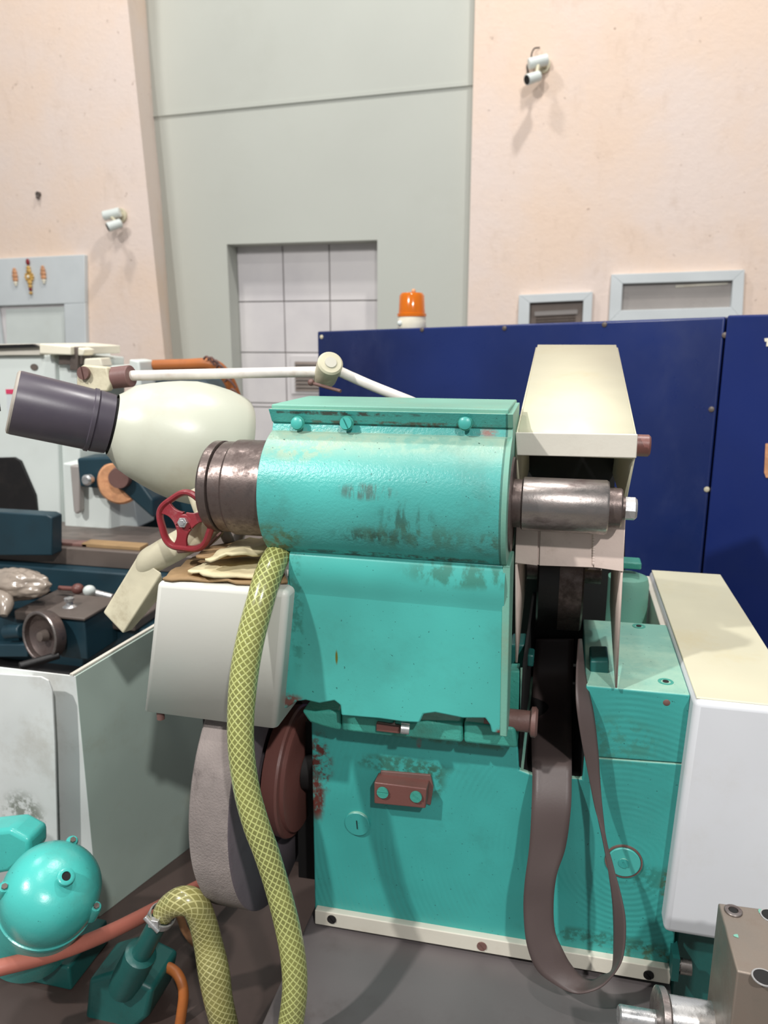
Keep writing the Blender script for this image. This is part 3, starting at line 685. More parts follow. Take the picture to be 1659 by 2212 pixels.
# teal motor behind
tm = thing('electric_motor', 'teal ribbed motor end showing between belt guard and white cover', 'motor')
c = P(1352,1300,1.50); rr = 45*1.5/1650
b = nb(); lathe(b, (c.x,c.y,P(1380,1345,1.5).z-.3), (0,0,1), [(0,rr),(.3+.08,rr),(.3+.093,rr*.92),(.3+.10,rr*.5),(.3+.101,0)], 36); obj('motor_body', b, 'teal_top', tm)
b = nb(); box(b, c.x-.02, c.x+.022, c.y-.02, c.y+.02, P(1380,1225,1.5).z, P(1380,1210,1.5).z); obj('motor_lug', b, 'teal_hinge', tm, bevel=.003)
# ================================================================= WHEEL
gw = thing('grinding_wheel', 'large rough grey abrasive wheel under the white guard beside the braided hose', 'grinding wheel')
WY, WZ, WR = 1.13, .765, .225
wxl = P(401,1750,WY-WR).x; wxr = P(492,1750,WY-WR).x
b = nb(); lathe(b, (wxl,WY,WZ), (1,0,0), [(0,.10),(0,WR-.004),(.004,WR),(wxr-wxl-.003,WR)], 96, caps=False); obj('wheel_rim', b, 'wheel_rim', gw, angle=50)
b = nb(); lathe(b, (wxr,WY,WZ), (1,0,0), [(-.003,WR),(0,WR-.003),(.0,.125),(-.012,.115),(-.012,.0)], 96, caps=False); obj('wheel_face', b, 'wheel_side', gw, angle=50)
hx = P(577,1690,WY-.125).x
b = nb(); lathe(b, (wxr-.012,WY,WZ), (1,0,0), [(0,.06),(.012,.108),(hx-wxr+.016,.112),(hx-wxr+.020,.110),(hx-wxr+.021,.100),(hx-wxr+.028,.100),(hx-wxr+.030,.094),(hx-wxr+.030,.0)], 80); obj('wheel_flange', b, 'brown_red', gw)
b = nb(); lathe(b, (hx+.02,WY,WZ), (1,0,0), [(0,.03),(.09,.03)], 32); obj('arbor', b, 'black', gw)  # black puts the shade beside the wheel into the arbor's colour
# guard
wg = thing('wheel_guard', 'white painted sheet box guard over the grey abrasive wheel', 'machine guard')
f4 = [P(338,1258,.95), P(622,1276,.95), P(597,1574,.95), P(309,1536,.95)]
def back4(Y, zt, dx=0):
    return [V((f4[0].x+dx, Y, zt)), V((f4[1].x, Y, zt)), V((f4[2].x, Y, f4[2].z)), V((f4[3].x+dx, Y, f4[3].z))]
zg = f4[0].z
f4[0].z = f4[1].z = (f4[0].z+f4[1].z)/2; zg = f4[0].z
b = nb(); R3 = [f4, back4(1.17, zg), back4(1.36, zg-.10)]
rv = [[b.verts.new(p) for p in r] for r in R3]
b.faces.new(rv[0]); b.faces.new(rv[2][::-1])
for a, c in zip(rv, rv[1:]):
    for i in (0, 1, 3): b.faces.new((a[i], c[i], c[(i+1) % 4], a[(i+1) % 4]))
g = obj('guard_shell', b, 'white_guard', wg)
md = g.modifiers.new('b', 'BEVEL'); md.width = .009; md.segments = 4; md.limit_method = 'ANGLE'; md.angle_limit = math.radians(30)
md = g.modifiers.new('t', 'SOLIDIFY'); md.thickness = .003; md.offset = -1
c = P(347,1545,.96); b = nb(); cyl(b, c+V((0,0,.01)), c+V((0,0,-.006)), .006, seg=16); obj('guard_bolt', b, 'rust', wg)
# black box added behind wheel to paint the shaded gap beside the wheelhead
b = nb(); qa, qb = P(600,1500,1.40), P(690,1500,1.40); box(b, qa.x, qb.x, 1.40, 1.46, ZT+.001, qa.z); obj('rear_gap_shade', b, 'black', wh)
b = nb(); pp(b, [(640,1560),(676,1560),(680,1900),(645,1895)], 1.14, .24); obj('spindle_boss', b, 'black', wh)  # boss coloured black to carry the shade of the gap
# ================================================================= SPLINTERED BOARDS ON THE GUARD
def sheet(name, outline, z, mat, lab, th=.004, lift=None, amp=.004, seed=0):
    b = nb(); pts = []
    for i, (x, y) in enumerate(outline):
        p = PZ(x, y, z+(lift[i] if lift else 0)); pts.append(p)
    fine = []
    for i in range(len(pts)):
        a, c = pts[i], pts[(i+1) % len(pts)]
        for k in range(5):
            q = a.lerp(c, k/5); fine.append(q+V((noise.noise(q*60+V((seed,0,0)))*.004, noise.noise(q*60+V((0,seed,9)))*.006, noise.noise(q*25+V((seed,3,0)))*amp)))
    cen = sum(fine, V())/len(fine)
    rings = [[b.verts.new(cen.lerp(q, f)+V((0,0,noise.noise(cen.lerp(q, f)*30+V((seed,1,2)))*amp))) for q in fine] for f in (1,.66,.33)]
    cv = b.verts.new(cen); n = len(fine)
    for a, c in zip(rings, rings[1:]):
        for k in range(n): b.faces.new((a[k], a[(k+1) % n], c[(k+1) % n], c[k]))
    for k in range(n): b.faces.new((rings[-1][k], rings[-1][(k+1) % n], cv))
    o = obj(name, b, mat, solid=th, angle=50)
    return tag(o, lab, 'board piece', 'splintered boards piled on the white guard')
sheet('broken_board', [(352,1250),(380,1228),(420,1205),(470,1198),(600,1203),(622,1258),(560,1262),(450,1254)], zg+.004, 'wood2', 'brown dusty broken board lying flat at the bottom of the pile on the white guard', seed=1)
sheet('broken_board', [(405,1236),(440,1246),(560,1246),(608,1236),(590,1205),(520,1200),(450,1212)], zg+.012, 'wood', 'pale gritty splinter of board in the middle of the pile beside the hose', seed=2)
sheet('broken_board', [(425,1200),(460,1206),(590,1190),(612,1172),(540,1166),(480,1172)], zg+.030, 'wood2', 'thin dark-edged board strip under the topmost pale board', seed=3, amp=.003)
sheet('broken_board', [(442,1203),(500,1204),(545,1196),(600,1178),(590,1169),(540,1166),(500,1172),(470,1190)], zg+.038, 'wood', 'topmost pale wavy board piece below the steel spindle nose', seed=4, amp=.008)
# ================================================================= COOLANT NOZZLE + VALVE
cn_ = thing('coolant_nozzle', 'aged white coolant pipe with flat spout and red valve wheel', 'coolant nozzle')
YN = 1.045
b = nb(); hexa(b, [P(223,1323,YN), P(266,1369,YN-.012), P(350,1238,YN-.012), P(296,1202,YN)], [P(232,1322,YN+.05), P(284,1362,YN+.05), P(356,1280,YN+.05), P(312,1202,YN+.05)])
obj('flat_spout', b, 'aged_white', cn_, bevel=.003)
b = nb(); tube(b, [P(305,1245,YN+.02), P(322,1215,YN+.012), P(345,1200,YN+.01), P(395,1172,YN+.01), P(440,1148,YN+.02)], [.012,.021,.022,.0225,.021], 28, 6); pipe = obj('spout_pipe', b, 'aged_white', cn_)
b = nb(); tube(b, [P(405,1165,YN+.01), P(428,1152,YN+.01), P(455,1126,YN+.02), P(478,1085,YN+.03)], [.023,.027,.027,.022], 28, 6); obj('valve_body', b, 'aged_white', cn_)
b = nb(); tube(b, [P(385,1190,YN-.012), P(415,1185,YN-.014), P(434,1178,YN-.01)], [.004,.005,.004], 10, 4); tube(b, [P(430,1200,YN), P(448,1180,YN-.01), P(478,1150,YN)], [.002,.003,.002], 8, 5); obj('pipe_seam', b, 'rust', pipe)
b = nb(); tube(b, [P(425,1060,YN+.04), P(440,1100,YN+.03), P(452,1126,YN+.02)], .016, 18, 5); obj('branch_pipe', b, 'aged_white', cn_)
b = nb(); tube(b, [P(482,1138,YN+.03), P(490,1160,YN+.03), P(505,1180,YN+.04), P(520,1150,YN+.05)], .009, 14, 6); obj('bent_tube', b, 'greypane', cn_)
# red handwheel: six-lobed rim with three spokes
hc = P(402,1127,1.0); nrm = V((.02,-1,.12)).normalized(); uu = V((1,0,0)); uu = (uu-nrm*uu.dot(nrm)).normalized(); vv = nrm.cross(uu); vv = vv if vv.z > 0 else -vv
def hwp(r, a, off=0): return hc+uu*(r*math.cos(a))+vv*(r*math.sin(a))+nrm*off
hw = nb(); nn = 96; prev = None; rings = []
for k in range(nn):
    a = 2*math.pi*k/nn; R = .0415*(1+.045*math.cos(5*(a-math.radians(88))))
    c = hwp(R, a); rd = (c-hc).normalized(); ring = []
    for j in range(10):
        q = 2*math.pi*j/10; ring.append(hw.verts.new(c+rd*(.0050*math.cos(q))+nrm*(.0075*math.sin(q))))
    rings.append(ring)
for k in range(nn):
    for j in range(10): hw.faces.new((rings[k][j], rings[k][(j+1) % 10], rings[(k+1) % nn][(j+1) % 10], rings[(k+1) % nn][j]))
hwo = obj('valve_handwheel', hw, 'red_paint', cn_)
b = nb()
for a in (math.radians(148), math.radians(20), math.radians(258)):
    n_ = 9; top = []
    L_ = [];  R_ = []
    for i in range(n_):
        s = i/(n_-1); r = .008+s*.0325; w = .0125-.0215*s+.0220*s*s+.0005
        c = hwp(r, a); tv = (hwp(r, a+.01)-c).normalized()
        L_.append(c+tv*w-nrm*.0025+nrm*.004*(1-s)); R_.append(c-tv*w-nrm*.0025+nrm*.004*(1-s))
    prism(b, L_+R_[::-1], nrm*.006)
lathe(b, hc-nrm*.006, nrm, [(0,.012),(.012,.0125),(.0135,.011)], 28); obj('spoke_hub', b, 'red_paint', hwo, bevel=.0012)
b = nb(); lathe(b, hc+nrm*.007, nrm, [(0,.0078),(.006,.0078),(.0066,.007),(.0066,.0045),(.0078,.0042),(.0078,0)], 6); nt = obj('hub_nut', b, 'steel_bright', hwo)
b = nb(); cyl(b, hc-nrm*.004, hc-nrm*.07, .008, seg=20); obj('valve_stem', b, 'aged_white', cn_)
# ================================================================= HOSES
hs = [(640,1150,1.08),(618,1172,1.03),(600,1198,.985),(582,1235,.955),(562,1300,.925),(541,1380,.905),(527,1460,.89),(520,1550,.872),(522,1630,.86),(534,1710,.852),(553,1780,.846),(575,1840,.842),(597,1910,.838),(617,1985,.832),(632,2060,.826),(637,2130,.82),(630,2200,.815),(616,2280,.81)]
rad = [.0165,.0170,.0185,.0195,.0195,.0195,.0195,.0183,.0178,.0178,.0178,.0172,.0168,.0170,.0172,.0174,.0176,.0176]
b = nb(); tube(b, [P(*p) for p in hs], rad, 32, 10)
tag(obj('braided_hose', b, 'hose'), 'long yellow-green braided hose hanging in front of the white wheel guard', 'hose', None)
YH = .93
h2 = [(352,1975,YH),(366,1958,YH),(392,1946,YH),(418,1952,YH+.005),(436,1985,YH+.01),(450,2040,YH+.01),(462,2100,YH),(472,2160,YH-.01),(488,2230,YH-.015),(500,2290,YH-.02)]
b = nb(); tube(b, [P(*p) for p in h2], [.017,.019,.0215,.0220,.0215,.0225,.0245,.0225,.0215,.0215], 32, 10)
tag(obj('braided_hose', b, 'hose2'), 'short kinked dusty braided hose clamped onto the teal pipe stub', 'hose', None)
b = nb(); tube(b, [P(-80,2112,.80), P(0,2090,.83), P(80,2070,.87), P(160,2045,.92), P(240,2012,.98), P(320,1972,1.05), P(400,1930,1.14), P(450,1905,1.20)], .0125, 24, 8)
tag(obj('rubber_hose', b, 'pink_hose'), 'salmon red rubber hose running past the teal pump motor', 'hose')
b = nb(); tube(b, [P(300,2096,1.0), P(322,2086,1.0), P(352,2086,1.0), P(382,2103,.99), P(396,2140,.98), P(392,2190,.97), P(380,2260,.96)], .0088, 18, 8)
tag(obj('orange_cable', b, 'orange'), 'thick orange-brown cable curling below the clamped braided hose', 'cable')
b = nb(); tube(b, [P(388,1975,1.1), P(400,2010,1.1), P(425,2040,1.1), P(440,2030,1.12)], .007, 14, 8)
tag(obj('tan_cable', b, 'tan'), 'short tan cable arc half hidden behind the kinked braided hose', 'cable')
# pipe stub + clamp
ps = thing('coolant_pipe', 'teal painted pipe fitting rising to the hose clamp', 'pipe')
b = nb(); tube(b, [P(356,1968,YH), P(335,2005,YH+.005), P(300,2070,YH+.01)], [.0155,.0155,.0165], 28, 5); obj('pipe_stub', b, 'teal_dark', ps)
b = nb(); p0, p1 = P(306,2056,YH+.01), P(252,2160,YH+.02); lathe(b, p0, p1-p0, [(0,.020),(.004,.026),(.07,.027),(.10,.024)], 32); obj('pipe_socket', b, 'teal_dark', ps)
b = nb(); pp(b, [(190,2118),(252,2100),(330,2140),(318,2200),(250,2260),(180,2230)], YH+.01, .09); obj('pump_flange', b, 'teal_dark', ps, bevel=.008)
cl = nb(); k0, k1 = P(362,1962,YH), P(340,1996,YH); ax = (k1-k0).normalized()
lathe(cl, P(349,1980,YH)-ax*.006, ax, [(0,.0195),(.001,.0215),(.011,.0215),(.012,.0195)], 32, caps=False)
co = obj('hose_clamp', cl, 'steel_bright', ps, solid=.001)
b = nb(); cs = P(330,2000,YH-.022); cyl(b, cs+V((-.012,0,.014)), cs+V((.01,0,-.008)), .0045, seg=14); 
box(b, cs.x-.008, cs.x+.010, cs.y-.001, cs.y+.008, cs.z-.004, cs.z+.010); obj('clamp_screw', b, 'steel_bright', co, bevel=.0008)
# ================================================================= PUMP MOTOR bottom-left
pm = thing('pump_motor', 'glossy teal dome-ended pump motor below the pale splash guards', 'motor')
pc = P(112,1925,.90); axd = (P(20,2110,1.02)-P(112,1925,.90)); axd = axd.normalized()
R_ = .075
b = nb()
pr = [(-R_*.80,0),(-R_*.795,R_*.28),(-R_*.72,R_*.55),(-R_*.56,R_*.79),(-R_*.3,R_*.955),(0,R_*1.0),(R_*.35,R_*1.0),(R_*.42,R_*.985)]
lathe(b, pc, axd, pr, 64, caps=False); dome = obj('end_dome', b, 'teal_motor', pm)
b = nb(); lathe(b, pc, axd, [(R_*.42,R_*.97),(R_*.44,R_*1.02),(R_*.56,R_*1.02),(R_*.6,R_*.98),(R_*2.6,R_*.98)], 64); obj('motor_barrel', b, 'teal_motor', pm)
def surf(x, y):          # nearest hit on the dome sphere-ish
    r = ray(x, y).normalized(); oc = CAM-pc; bq = oc.dot(r); cq = oc.dot(oc)-(R_*.98)**2
    d = bq*bq-cq; return CAM+r*(-bq-math.sqrt(max(d, 0)))
c = surf(143,1893); nn_ = (c-pc).normalized()
b = nb(); lathe(b, c-nn_*.006, nn_, [(0,.0135),(.0065,.0130),(.0075,.0115),(.0075,.007),(.003,.0065)], 28, caps=False); bo = obj('oil_boss', b, 'teal_motor', dome)
b = nb(); lathe(b, c-nn_*.004, nn_, [(0,.0068),(.004,.0068)], 20); obj('boss_hole', b, 'pblack', bo)
def proj(p): d = p-CAM; return (CX+F*d.dot(RT)/d.dot(FW), CY-F*d.dot(UP)/d.dot(FW))
_, pu, pv = frame_of(axd)
for x, y in ((34,1926),(156,1808),(222,1978)):
    best = min(((proj(c)[0]-x)**2+(proj(c)[1]-y)**2, k) for k in range(0, 360, 3) for c in [pc-axd*(R_*.18)+(pu*math.cos(math.radians(k))+pv*math.sin(math.radians(k)))*(R_*.97)] if (c-pc).dot(CAM-pc) > -.01 or True)
    k = math.radians(best[1]); nn_ = pu*math.cos(k)+pv*math.sin(k); c = pc-axd*(R_*.30)+nn_*(R_*.97)
    b = nb(); lathe(b, c, axd, [(-.004,.0),(-.004,.0075),(0,.0095),(.035,.0110)], 20); lg = obj('bolt_lug', b, 'teal_motor', dome)
    b = nb(); lathe(b, c-axd*.008, axd, [(0,.0),(0,.0045),(.005,.0048)], 6); obj('lug_bolt', b, 'greasy', lg)
b = nb(); pp(b, [(-60,1800),(20,1792),(62,1815),(64,1850),(20,1885),(-60,1900)], .95, .05); obj('terminal_box', b, 'teal_motor', pm, bevel=.008)
b = nb(); box(b, pc.x-.22, pc.x-.05, .98, 1.10, ZT, ZT+.05); obj('motor_foot', b, 'teal_dark', pm, bevel=.005)
# ================================================================= SPLASH GUARDS
sg = thing('splash_guard', 'pale green sheet metal splash guard running back beside the wheel', 'splash guard')
g0, g1 = P(163,1461,1.15), P(424,1305,1.45); zlow = ZT
b = nb(); hexa(b, [g0, g1, V((g1.x,g1.y,zlow)), V((g0.x,g0.y,zlow))], [q+V((-.004,.001,0)) for q in (g0, g1, V((g1.x,g1.y,zlow)), V((g0.x,g0.y,zlow)))])
obj('side_sheet', b, 'pale_green', sg, bevel=.001)
b = nb(); hexa(b, [g0+V((-.004,-.001,.0005)), g1+V((-.004,0,.0005)), g1+V((-.004,0,.004)), g0+V((-.004,-.001,.004))], [g0+V((-.012,0,.0005)), g1+V((-.012,0,.0005)), g1+V((-.012,0,.004)), g0+V((-.012,0,.004))])
obj('folded_edge', b, 'ivory_lip', sg)
b = nb(); prism(b, [g0, V((g0.x-.35,1.15,g0.z+.001)), V((g0.x-.35,1.15,zlow)), V((g0.x,1.15,zlow))], (0,.004,0)); obj('front_sheet', b, 'pale_white', sg, bevel=.001)
# rounded front cover plate
b = nb(); pr = [(-80,1452),(0,1456),(88,1462),(104,1470),(112,1490),(118,1600),(124,1830),(150,2300),(-80,2300)]
pts = [P(x, y, 1.11) for x, y in pr]
for q in pts[-2:]: q.z = ZT
prism(b, pts, (0,.004,0)); prism(b, [pts[0]+V((0,.004,-.02)), pts[2]+V((-.05,.004,-.02)), pts[2]+V((-.05,.004,-.06)), pts[0]+V((0,.004,-.06))], (0,.04,0))
tag(obj('cover_plate', b, 'pale_white', bevel=.0012), 'chipped white cover plate with rounded corner standing before the pale splash guard', 'cover plate')
# ================================================================= WORK LAMP
wl_ = thing('work_lamp', 'ivory bell-shaped work lamp with black barrel on a white jointed arm', 'lamp')
YLm = 1.10; k_ = YLm/1650*1.02
lo = P(243,917,YLm); le = P(545,992,YLm); ld = (P(548,986,1.240)-lo).normalized()
shp = [(0,66),(8,72),(30,93),(60,106),(90,117),(125,128),(160,136),(200,138),(240,136),(268,131),(284,126),(292,119)]
b = nb(); lathe(b, lo, ld, [(s*k_*1.06, r*k_*1.10) for s, r in shp]+[(286*k_,112*k_),(240*k_,126*k_),(160*k_,128*k_),(60*k_,98*k_),(20*k_,30*k_)], 72, caps=False); obj('lamp_shade', b, 'white_lamp', wl_)
bd = ld.copy(); cc = lo-bd*(6*k_)
b = nb(); lathe(b, lo-ld*(2*k_), -ld, [(0,60*k_),(4*k_,71*k_),(38*k_,73*k_),(40*k_,71*k_),(42*k_,75*k_),(50*k_,75*k_),(52*k_,72*k_),(208*k_,73*k_),(212*k_,72*k_)], 64); lb = obj('lamp_barrel', b, 'purple_black', wl_)
b = nb(); lathe(b, lo-ld*(214*k_), -ld, [(-1*k_,72.5*k_),(3*k_,72*k_),(6*k_,66*k_),(6*k_,0)], 64); obj('end_cap', b, 'grey_cap', lb)
b = nb(); q = lo-ld*(221*k_); box(b, q.x-.002, q.x+.004, q.y-.04, q.y-.028, q.z-.012, q.z+.012); obj('cap_slot', b, 'black', lb)
b = nb(); lathe(b, lo-ld*(3*k_), ld, [(0,63*k_),(13*k_,66*k_)], 48); obj('neck_gap_ring', b, 'black', lb)  # added black ring stands in for the dark gap at the lamp neck
# hinge bracket, sleeve, arm
YA = 1.19
b = nb(); pp(b, [(166,800),(178,788),(230,793),(238,832),(232,846),(206,846),(206,870),(163,870)], YA-.02, .016); br = obj('lamp_bracket', b, 'aged_white', wl_, bevel=.003)
b = nb(); slot_head(b, P(183,806,YA-.021), (0,-1,.1), .0112, .006, 1.8, .15); obj('bracket_screw', b, 'rust', br)
b = nb(); q0, q1 = P(228,818,YA), P(284,812,YA); lathe(b, q0, q1-q0, [(0,.0185),((q1-q0).length,.0185)], 28); obj('arm_sleeve', b, 'sleeve', wl_, bevel=.002)
b = nb(); q2 = P(684,803,YA+.05); tube(b, [q1-V((.01,0,0)), P(480,807,YA+.03), q2], .0088, 20, 4); obj('lower_arm', b, 'arm', wl_)
b = nb(); j0 = P(702,815,YA+.065); jd = (P(716,779,YA+.02)-P(702,815,YA+.065)).normalized()
lathe(b, j0, jd, [(-.006,.017),(0,.020),(.030,.0205),(.034,.021),(.050,.021),(.053,.018)], 36); el = obj('elbow_joint', b, 'aged_white', wl_)
b = nb(); lathe(b, j0+jd*.052, jd, [(0,.0105),(.003,.0095)], 28); obj('joint_cap', b, 'cream_trim', el)
b = nb(); cyl(b, P(676,828,YA+.04), P(736,845,YA+.02), .0028, seg=10); ball(b, P(672,826,YA+.04), .006, sub=2); obj('clamp_lever', b, 'rust', el)
b = nb(); tube(b, [P(722,797,YA+.06), P(800,832,YA+.07), P(905,874,YA+.08), P(960,900,YA+.08)], .0085, 20, 4); obj('upper_arm', b, 'arm', wl_)
# ================================================================= BOTTOM RIGHT: steel block and shaft
sb = thing('steel_block', 'brown-grey drilled steel block in the lower right corner', 'steel block')
tzb = P(1549,1950,.90).z
t4 = [PZ(1551,1950,tzb), PZ(1700,1970,tzb), PZ(1790,2140,tzb), PZ(1592,2098,tzb)]
b = nb(); prism(b, t4, (0,0,-.35)); obj('block_body', b, 'steel_block', sb, bevel=.002)
c = PZ(1584,1968,tzb+.0005); b = nb(); lathe(b, c, (0,0,1), [(0,.0105),(.0012,.0105),(.0018,.0098),(.0018,.0058),(-.002,.0055)], 28, caps=False); obj('socket_screw', b, 'steel_grey', sb)
b = nb(); lathe(b, c, (0,0,1), [(.0004,.0057),(.0008,.0055)], 6); obj('socket_hex', b, 'black', sb)
for x, y, r in ((1664,1978,.010),(1650,2112,.011)):
    c = PZ(x, y, tzb+.0003); b = nb(); lathe(b, c, (0,0,1), [(0,r),(.0006,r)], 28); o_ = obj('drilled_hole', b, 'black', sb)
    b = nb(); lathe(b, c, (0,0,1), [(0,r*1.18),(.0008,r*1.15),(.0008,r)], 28, caps=False); obj('hole_chamfer', b, 'steel_bright', o_)
for x, y, s in ((1645,1970,.006),(1591,2022,.003)):
    b = nb(); c = PZ(x, y, tzb+.0003); q = [c+V((s*random.uniform(.6,1.3)*math.cos(k*.9), s*random.uniform(.6,1.3)*math.sin(k*.9), 0)) for k in range(7)]
    prism(b, q, (0,0,.0004)); obj('paint_spot', b, 'teal_top', sb)
sh = thing('chrome_shaft', 'polished steel shaft with a ring collar at the bottom right edge', 'shaft')
a_, e_ = P(1432,2196,.86), P(1590,2222,.87); dd_ = (e_-a_).normalized()
b = nb(); lathe(b, a_, dd_, [(0,.026),((e_-a_).length,.026)], 48); obj('shaft_body', b, 'steel_bright', sh)
b = nb(); lathe(b, a_-dd_*.009, dd_, [(0,.030),(.002,.034),(.010,.034),(.013,.031),(.013,.026)], 56); obj('collar', b, 'steel_grey', sh)
b = nb(); lathe(b, a_-dd_*.055+V((0,0,-.008)), dd_, [(0,.010),(.002,.012),(.047,.012)], 40); obj('shaft_tip', b, 'steel_bright', sh)
# bolt stub and dark teal base behind the block
tb = bedz
b = nb(); box(b, xR+.002, xR+.10, 1.08, 1.25, 0, z0-.003); obj('base_casting', b, 'teal_dark', tb, bevel=.006)
b = nb(); box(b, xR+.115, xR+.19, 1.05, 1.25, 0, z0-.003); obj('base_casting', b, 'teal_panel', tb, bevel=.006)
b = nb(); c = P(1456,2084,1.04); lathe(b, c, (1,0,0), [(0,.008),(.008,.008),(.008,.0115),(.024,.0115),(.025,.010)], 18); obj('base_bolt', b, 'steel_grey', tb)
b = nb(); box(b, c.x-.004, c.x+.006, c.y-.01, 1.085, c.z-.02, c.z+.02); obj('bolt_pad', b, 'teal_dark', tb)
# ================================================================= LEFT BACKGROUND MACHINES
YB = 2.35
ec = thing('machine_enclosure', 'white painted machine enclosure far left behind the lamp barrel', 'machine enclosure')
b = nb(); pp(b, [(-60,770),(112,766),(118,775),(133,1160),(-60,1150)], YB, .35); obj('main_panel', b, 'bgwhite', ec, bevel=.006)
b = nb(); pp(b, [(120,770),(165,775),(178,1160),(135,1162)], YB+.02, .3); obj('edge_panel', b, 'bgwhite', ec, bevel=.006)
b = nb(); pp(b, [(85,742),(152,748),(153,767),(85,764)], YB-.05, .3); obj('top_cap', b, 'bgcream', ec, bevel=.004)
b = nb(); pp(b, [(-60,744),(86,742),(86,767),(-60,768)], YB-.02, .2); obj('top_tray', b, 'ivory_lip', ec, bevel=.002)
b = nb(); pp(b, [(-60,747),(70,743),(84,750),(-60,755)], YB-.035, .03); obj('tray_gap', b, 'pblack', ec)
b = nb(); pp(b, [(153,748),(168,750),(168,800),(150,800)], YB-.03, .05); pp(b, [(126,768),(178,768),(178,788),(126,788)], YB-.02, .05); obj('hinge_post', b, 'greasy', ec, bevel=.003)
b = nb(); pp(b, [(168,750),(182,755),(180,768),(168,768)], YB-.04, .06); pp(b, [(182,775),(216,773),(222,792),(180,792)], YB-.04, .06); obj('corner_cap', b, 'bgcream', ec, bevel=.004)
b = nb(); q = P(74,793,YB-.002); lathe(b, q, (0,-1,0), [(0,.015),(.002,.0145)], 28, sx=1, sy=.75); obj('sight_hole', b, 'greasy', ec)
b = nb(); pp(b, [(12,841),(60,841),(60,851),(13,851)], YB-.003, .003); lbq = obj('warning_label', b, 'pinkletter', ec)
b = nb(); pp(b, [(14,853),(60,853),(60,890),(17,920)], YB-.003, .003); obj('label_sheet', b, 'paleblue', lbq)
b = nb(); pp(b, [(-60,990),(30,988),(44,996),(76,1070),(80,1108),(-60,1108)], YB-.01, .012); obj('dark_opening', b, 'pblack', ec, bevel=.002)
b = nb(); pp(b, [(135,1000),(240,1010),(236,1168),(140,1160)], YB-.12, .3); hexa(b, [P(236,1040,YB-.12),P(290,1075,YB-.02),P(300,1145,YB-.02),P(237,1168,YB-.12)], [P(236,1040,YB+.2),P(290,1075,YB+.2),P(300,1145,YB+.2),P(237,1168,YB+.2)])
obj('spindle_cover', b, 'bgwhite', ec, bevel=.006)
b = nb(); pp(b, [(150,1005),(171,1006),(172,1105),(165,1112),(158,1105)], YB-.16, .03); obj('grey_lever', b, 'greypane', ec, bevel=.006)
bm_ = thing('surface_grinder', 'dark petrol blue machine with a long greasy table, left background', 'machine')
b = nb(); pp(b, [(288,826),(440,820),(470,850),(470,1170),(288,1170)], YB+.25, .2); obj('column', b, 'petrol', bm_, bevel=.01)
b = nb(); pp(b, [(165,990),(262,985),(330,1080),(330,1120),(262,1060),(172,1052)], YB-.18, .1); obj('head_bracket', b, 'petrol', bm_, bevel=.008)
b = nb(); q = P(195,1035,YB-.2); lathe(b, q, (0,-1,0), [(0,.016),(.02,.018),(.026,.012)], 24); obj('clamp_knob', b, 'steel_bright', bm_)
b = nb(); q = P(262,1040,YB-.15); lathe(b, q, (.25,-1,0), [(0,.070),(.02,.072),(.03,.064),(.03,0)], 48); obj('worn_flange', b, 'tan', bm_)
b = nb(); q = P(262,1030,YB-.19); lathe(b, q, (.25,-1,0), [(0,.036),(.03,.032)], 32); obj('flange_hub', b, 'rust', bm_)
b = nb(); pp(b, [(-60,1103),(100,1112),(112,1118),(112,1200),(-60,1200)], YB-.42, .05); obj('coolant_tray', b, 'petrol', bm_, bevel=.004)
tzz = P(110,1200,2.0).z
b = nb(); box(b, P(-120,1200,1.9).x, P(560,1200,2.1).x, 1.98, 2.28, tzz-.02, tzz+.035); obj('table_top', b, 'greasy', bm_, bevel=.004)
b = nb(); box(b, P(-120,1200,1.9).x, P(560,1200,2.1).x, 1.94, 2.30, tzz-.10, tzz-.02); obj('table_side', b, 'petrol', bm_, bevel=.006)
b = nb(); box(b, P(-120,1200,1.9).x, P(560,1200,2.1).x, 2.03, 2.34, .02, tzz-.10); obj('lower_body', b, 'pblack', bm_, bevel=.01)
# wooden blocks / bits lying on the table
for (x, y, w, h, d, m_, lab) in ((250,1172,.10,.012,.05,'wood2','flat brown board offcut lying on the greasy table near the white enclosure'),(165,1190,.06,.010,.04,'rust','thin rusty strip lying on the left end of the greasy table')):
    q = P(x, y, 2.03); b = nb(); box(b, q.x-w, q.x+w, 2.0, 2.0+d, tzz+.035, tzz+.035+h); tag(obj('table_offcut', b, m_, bevel=.002), lab, 'offcut')
# orange tool belt / cable bundle draped over the white box top behind the arm
ob = thing('orange_duct', 'orange-brown ribbed duct lying along the top behind the lamp arm', 'duct')
b = nb(); tube(b, [P(298,789,YB+.2), P(330,789,YB+.2), P(400,787,YB+.2), P(460,788,YB+.2), P(490,815,YB+.22), P(510,860,YB+.25), P(520,900,YB+.28)], [.012,.019,.019,.021,.021,.020,.014], 20, 6); obj('duct_tube', b, 'orange', ob)
b = nb()
for k in range(7):
    t_ = k/6; q = P(452+t_*55, 783+t_*t_*70, YB+.17); tube(b, [q+V((-.02,0,.012)), q+V((0,-.012,.02)), q+V((.02,0,-.01))], .004, 10, 4)
obj('cord_wrap', b, 'rust', ob)
b = nb(); pp(b, [(222,790),(300,792),(300,830),(222,830)], YB+.15, .2); pp(b, [(278,776),(300,780),(306,835),(282,835)], YB+.1, .1); tag(obj('white_ledge_box', b, 'bgwhite', bevel=.006), 'white box edge carrying the orange duct behind the lamp sleeve', 'box')
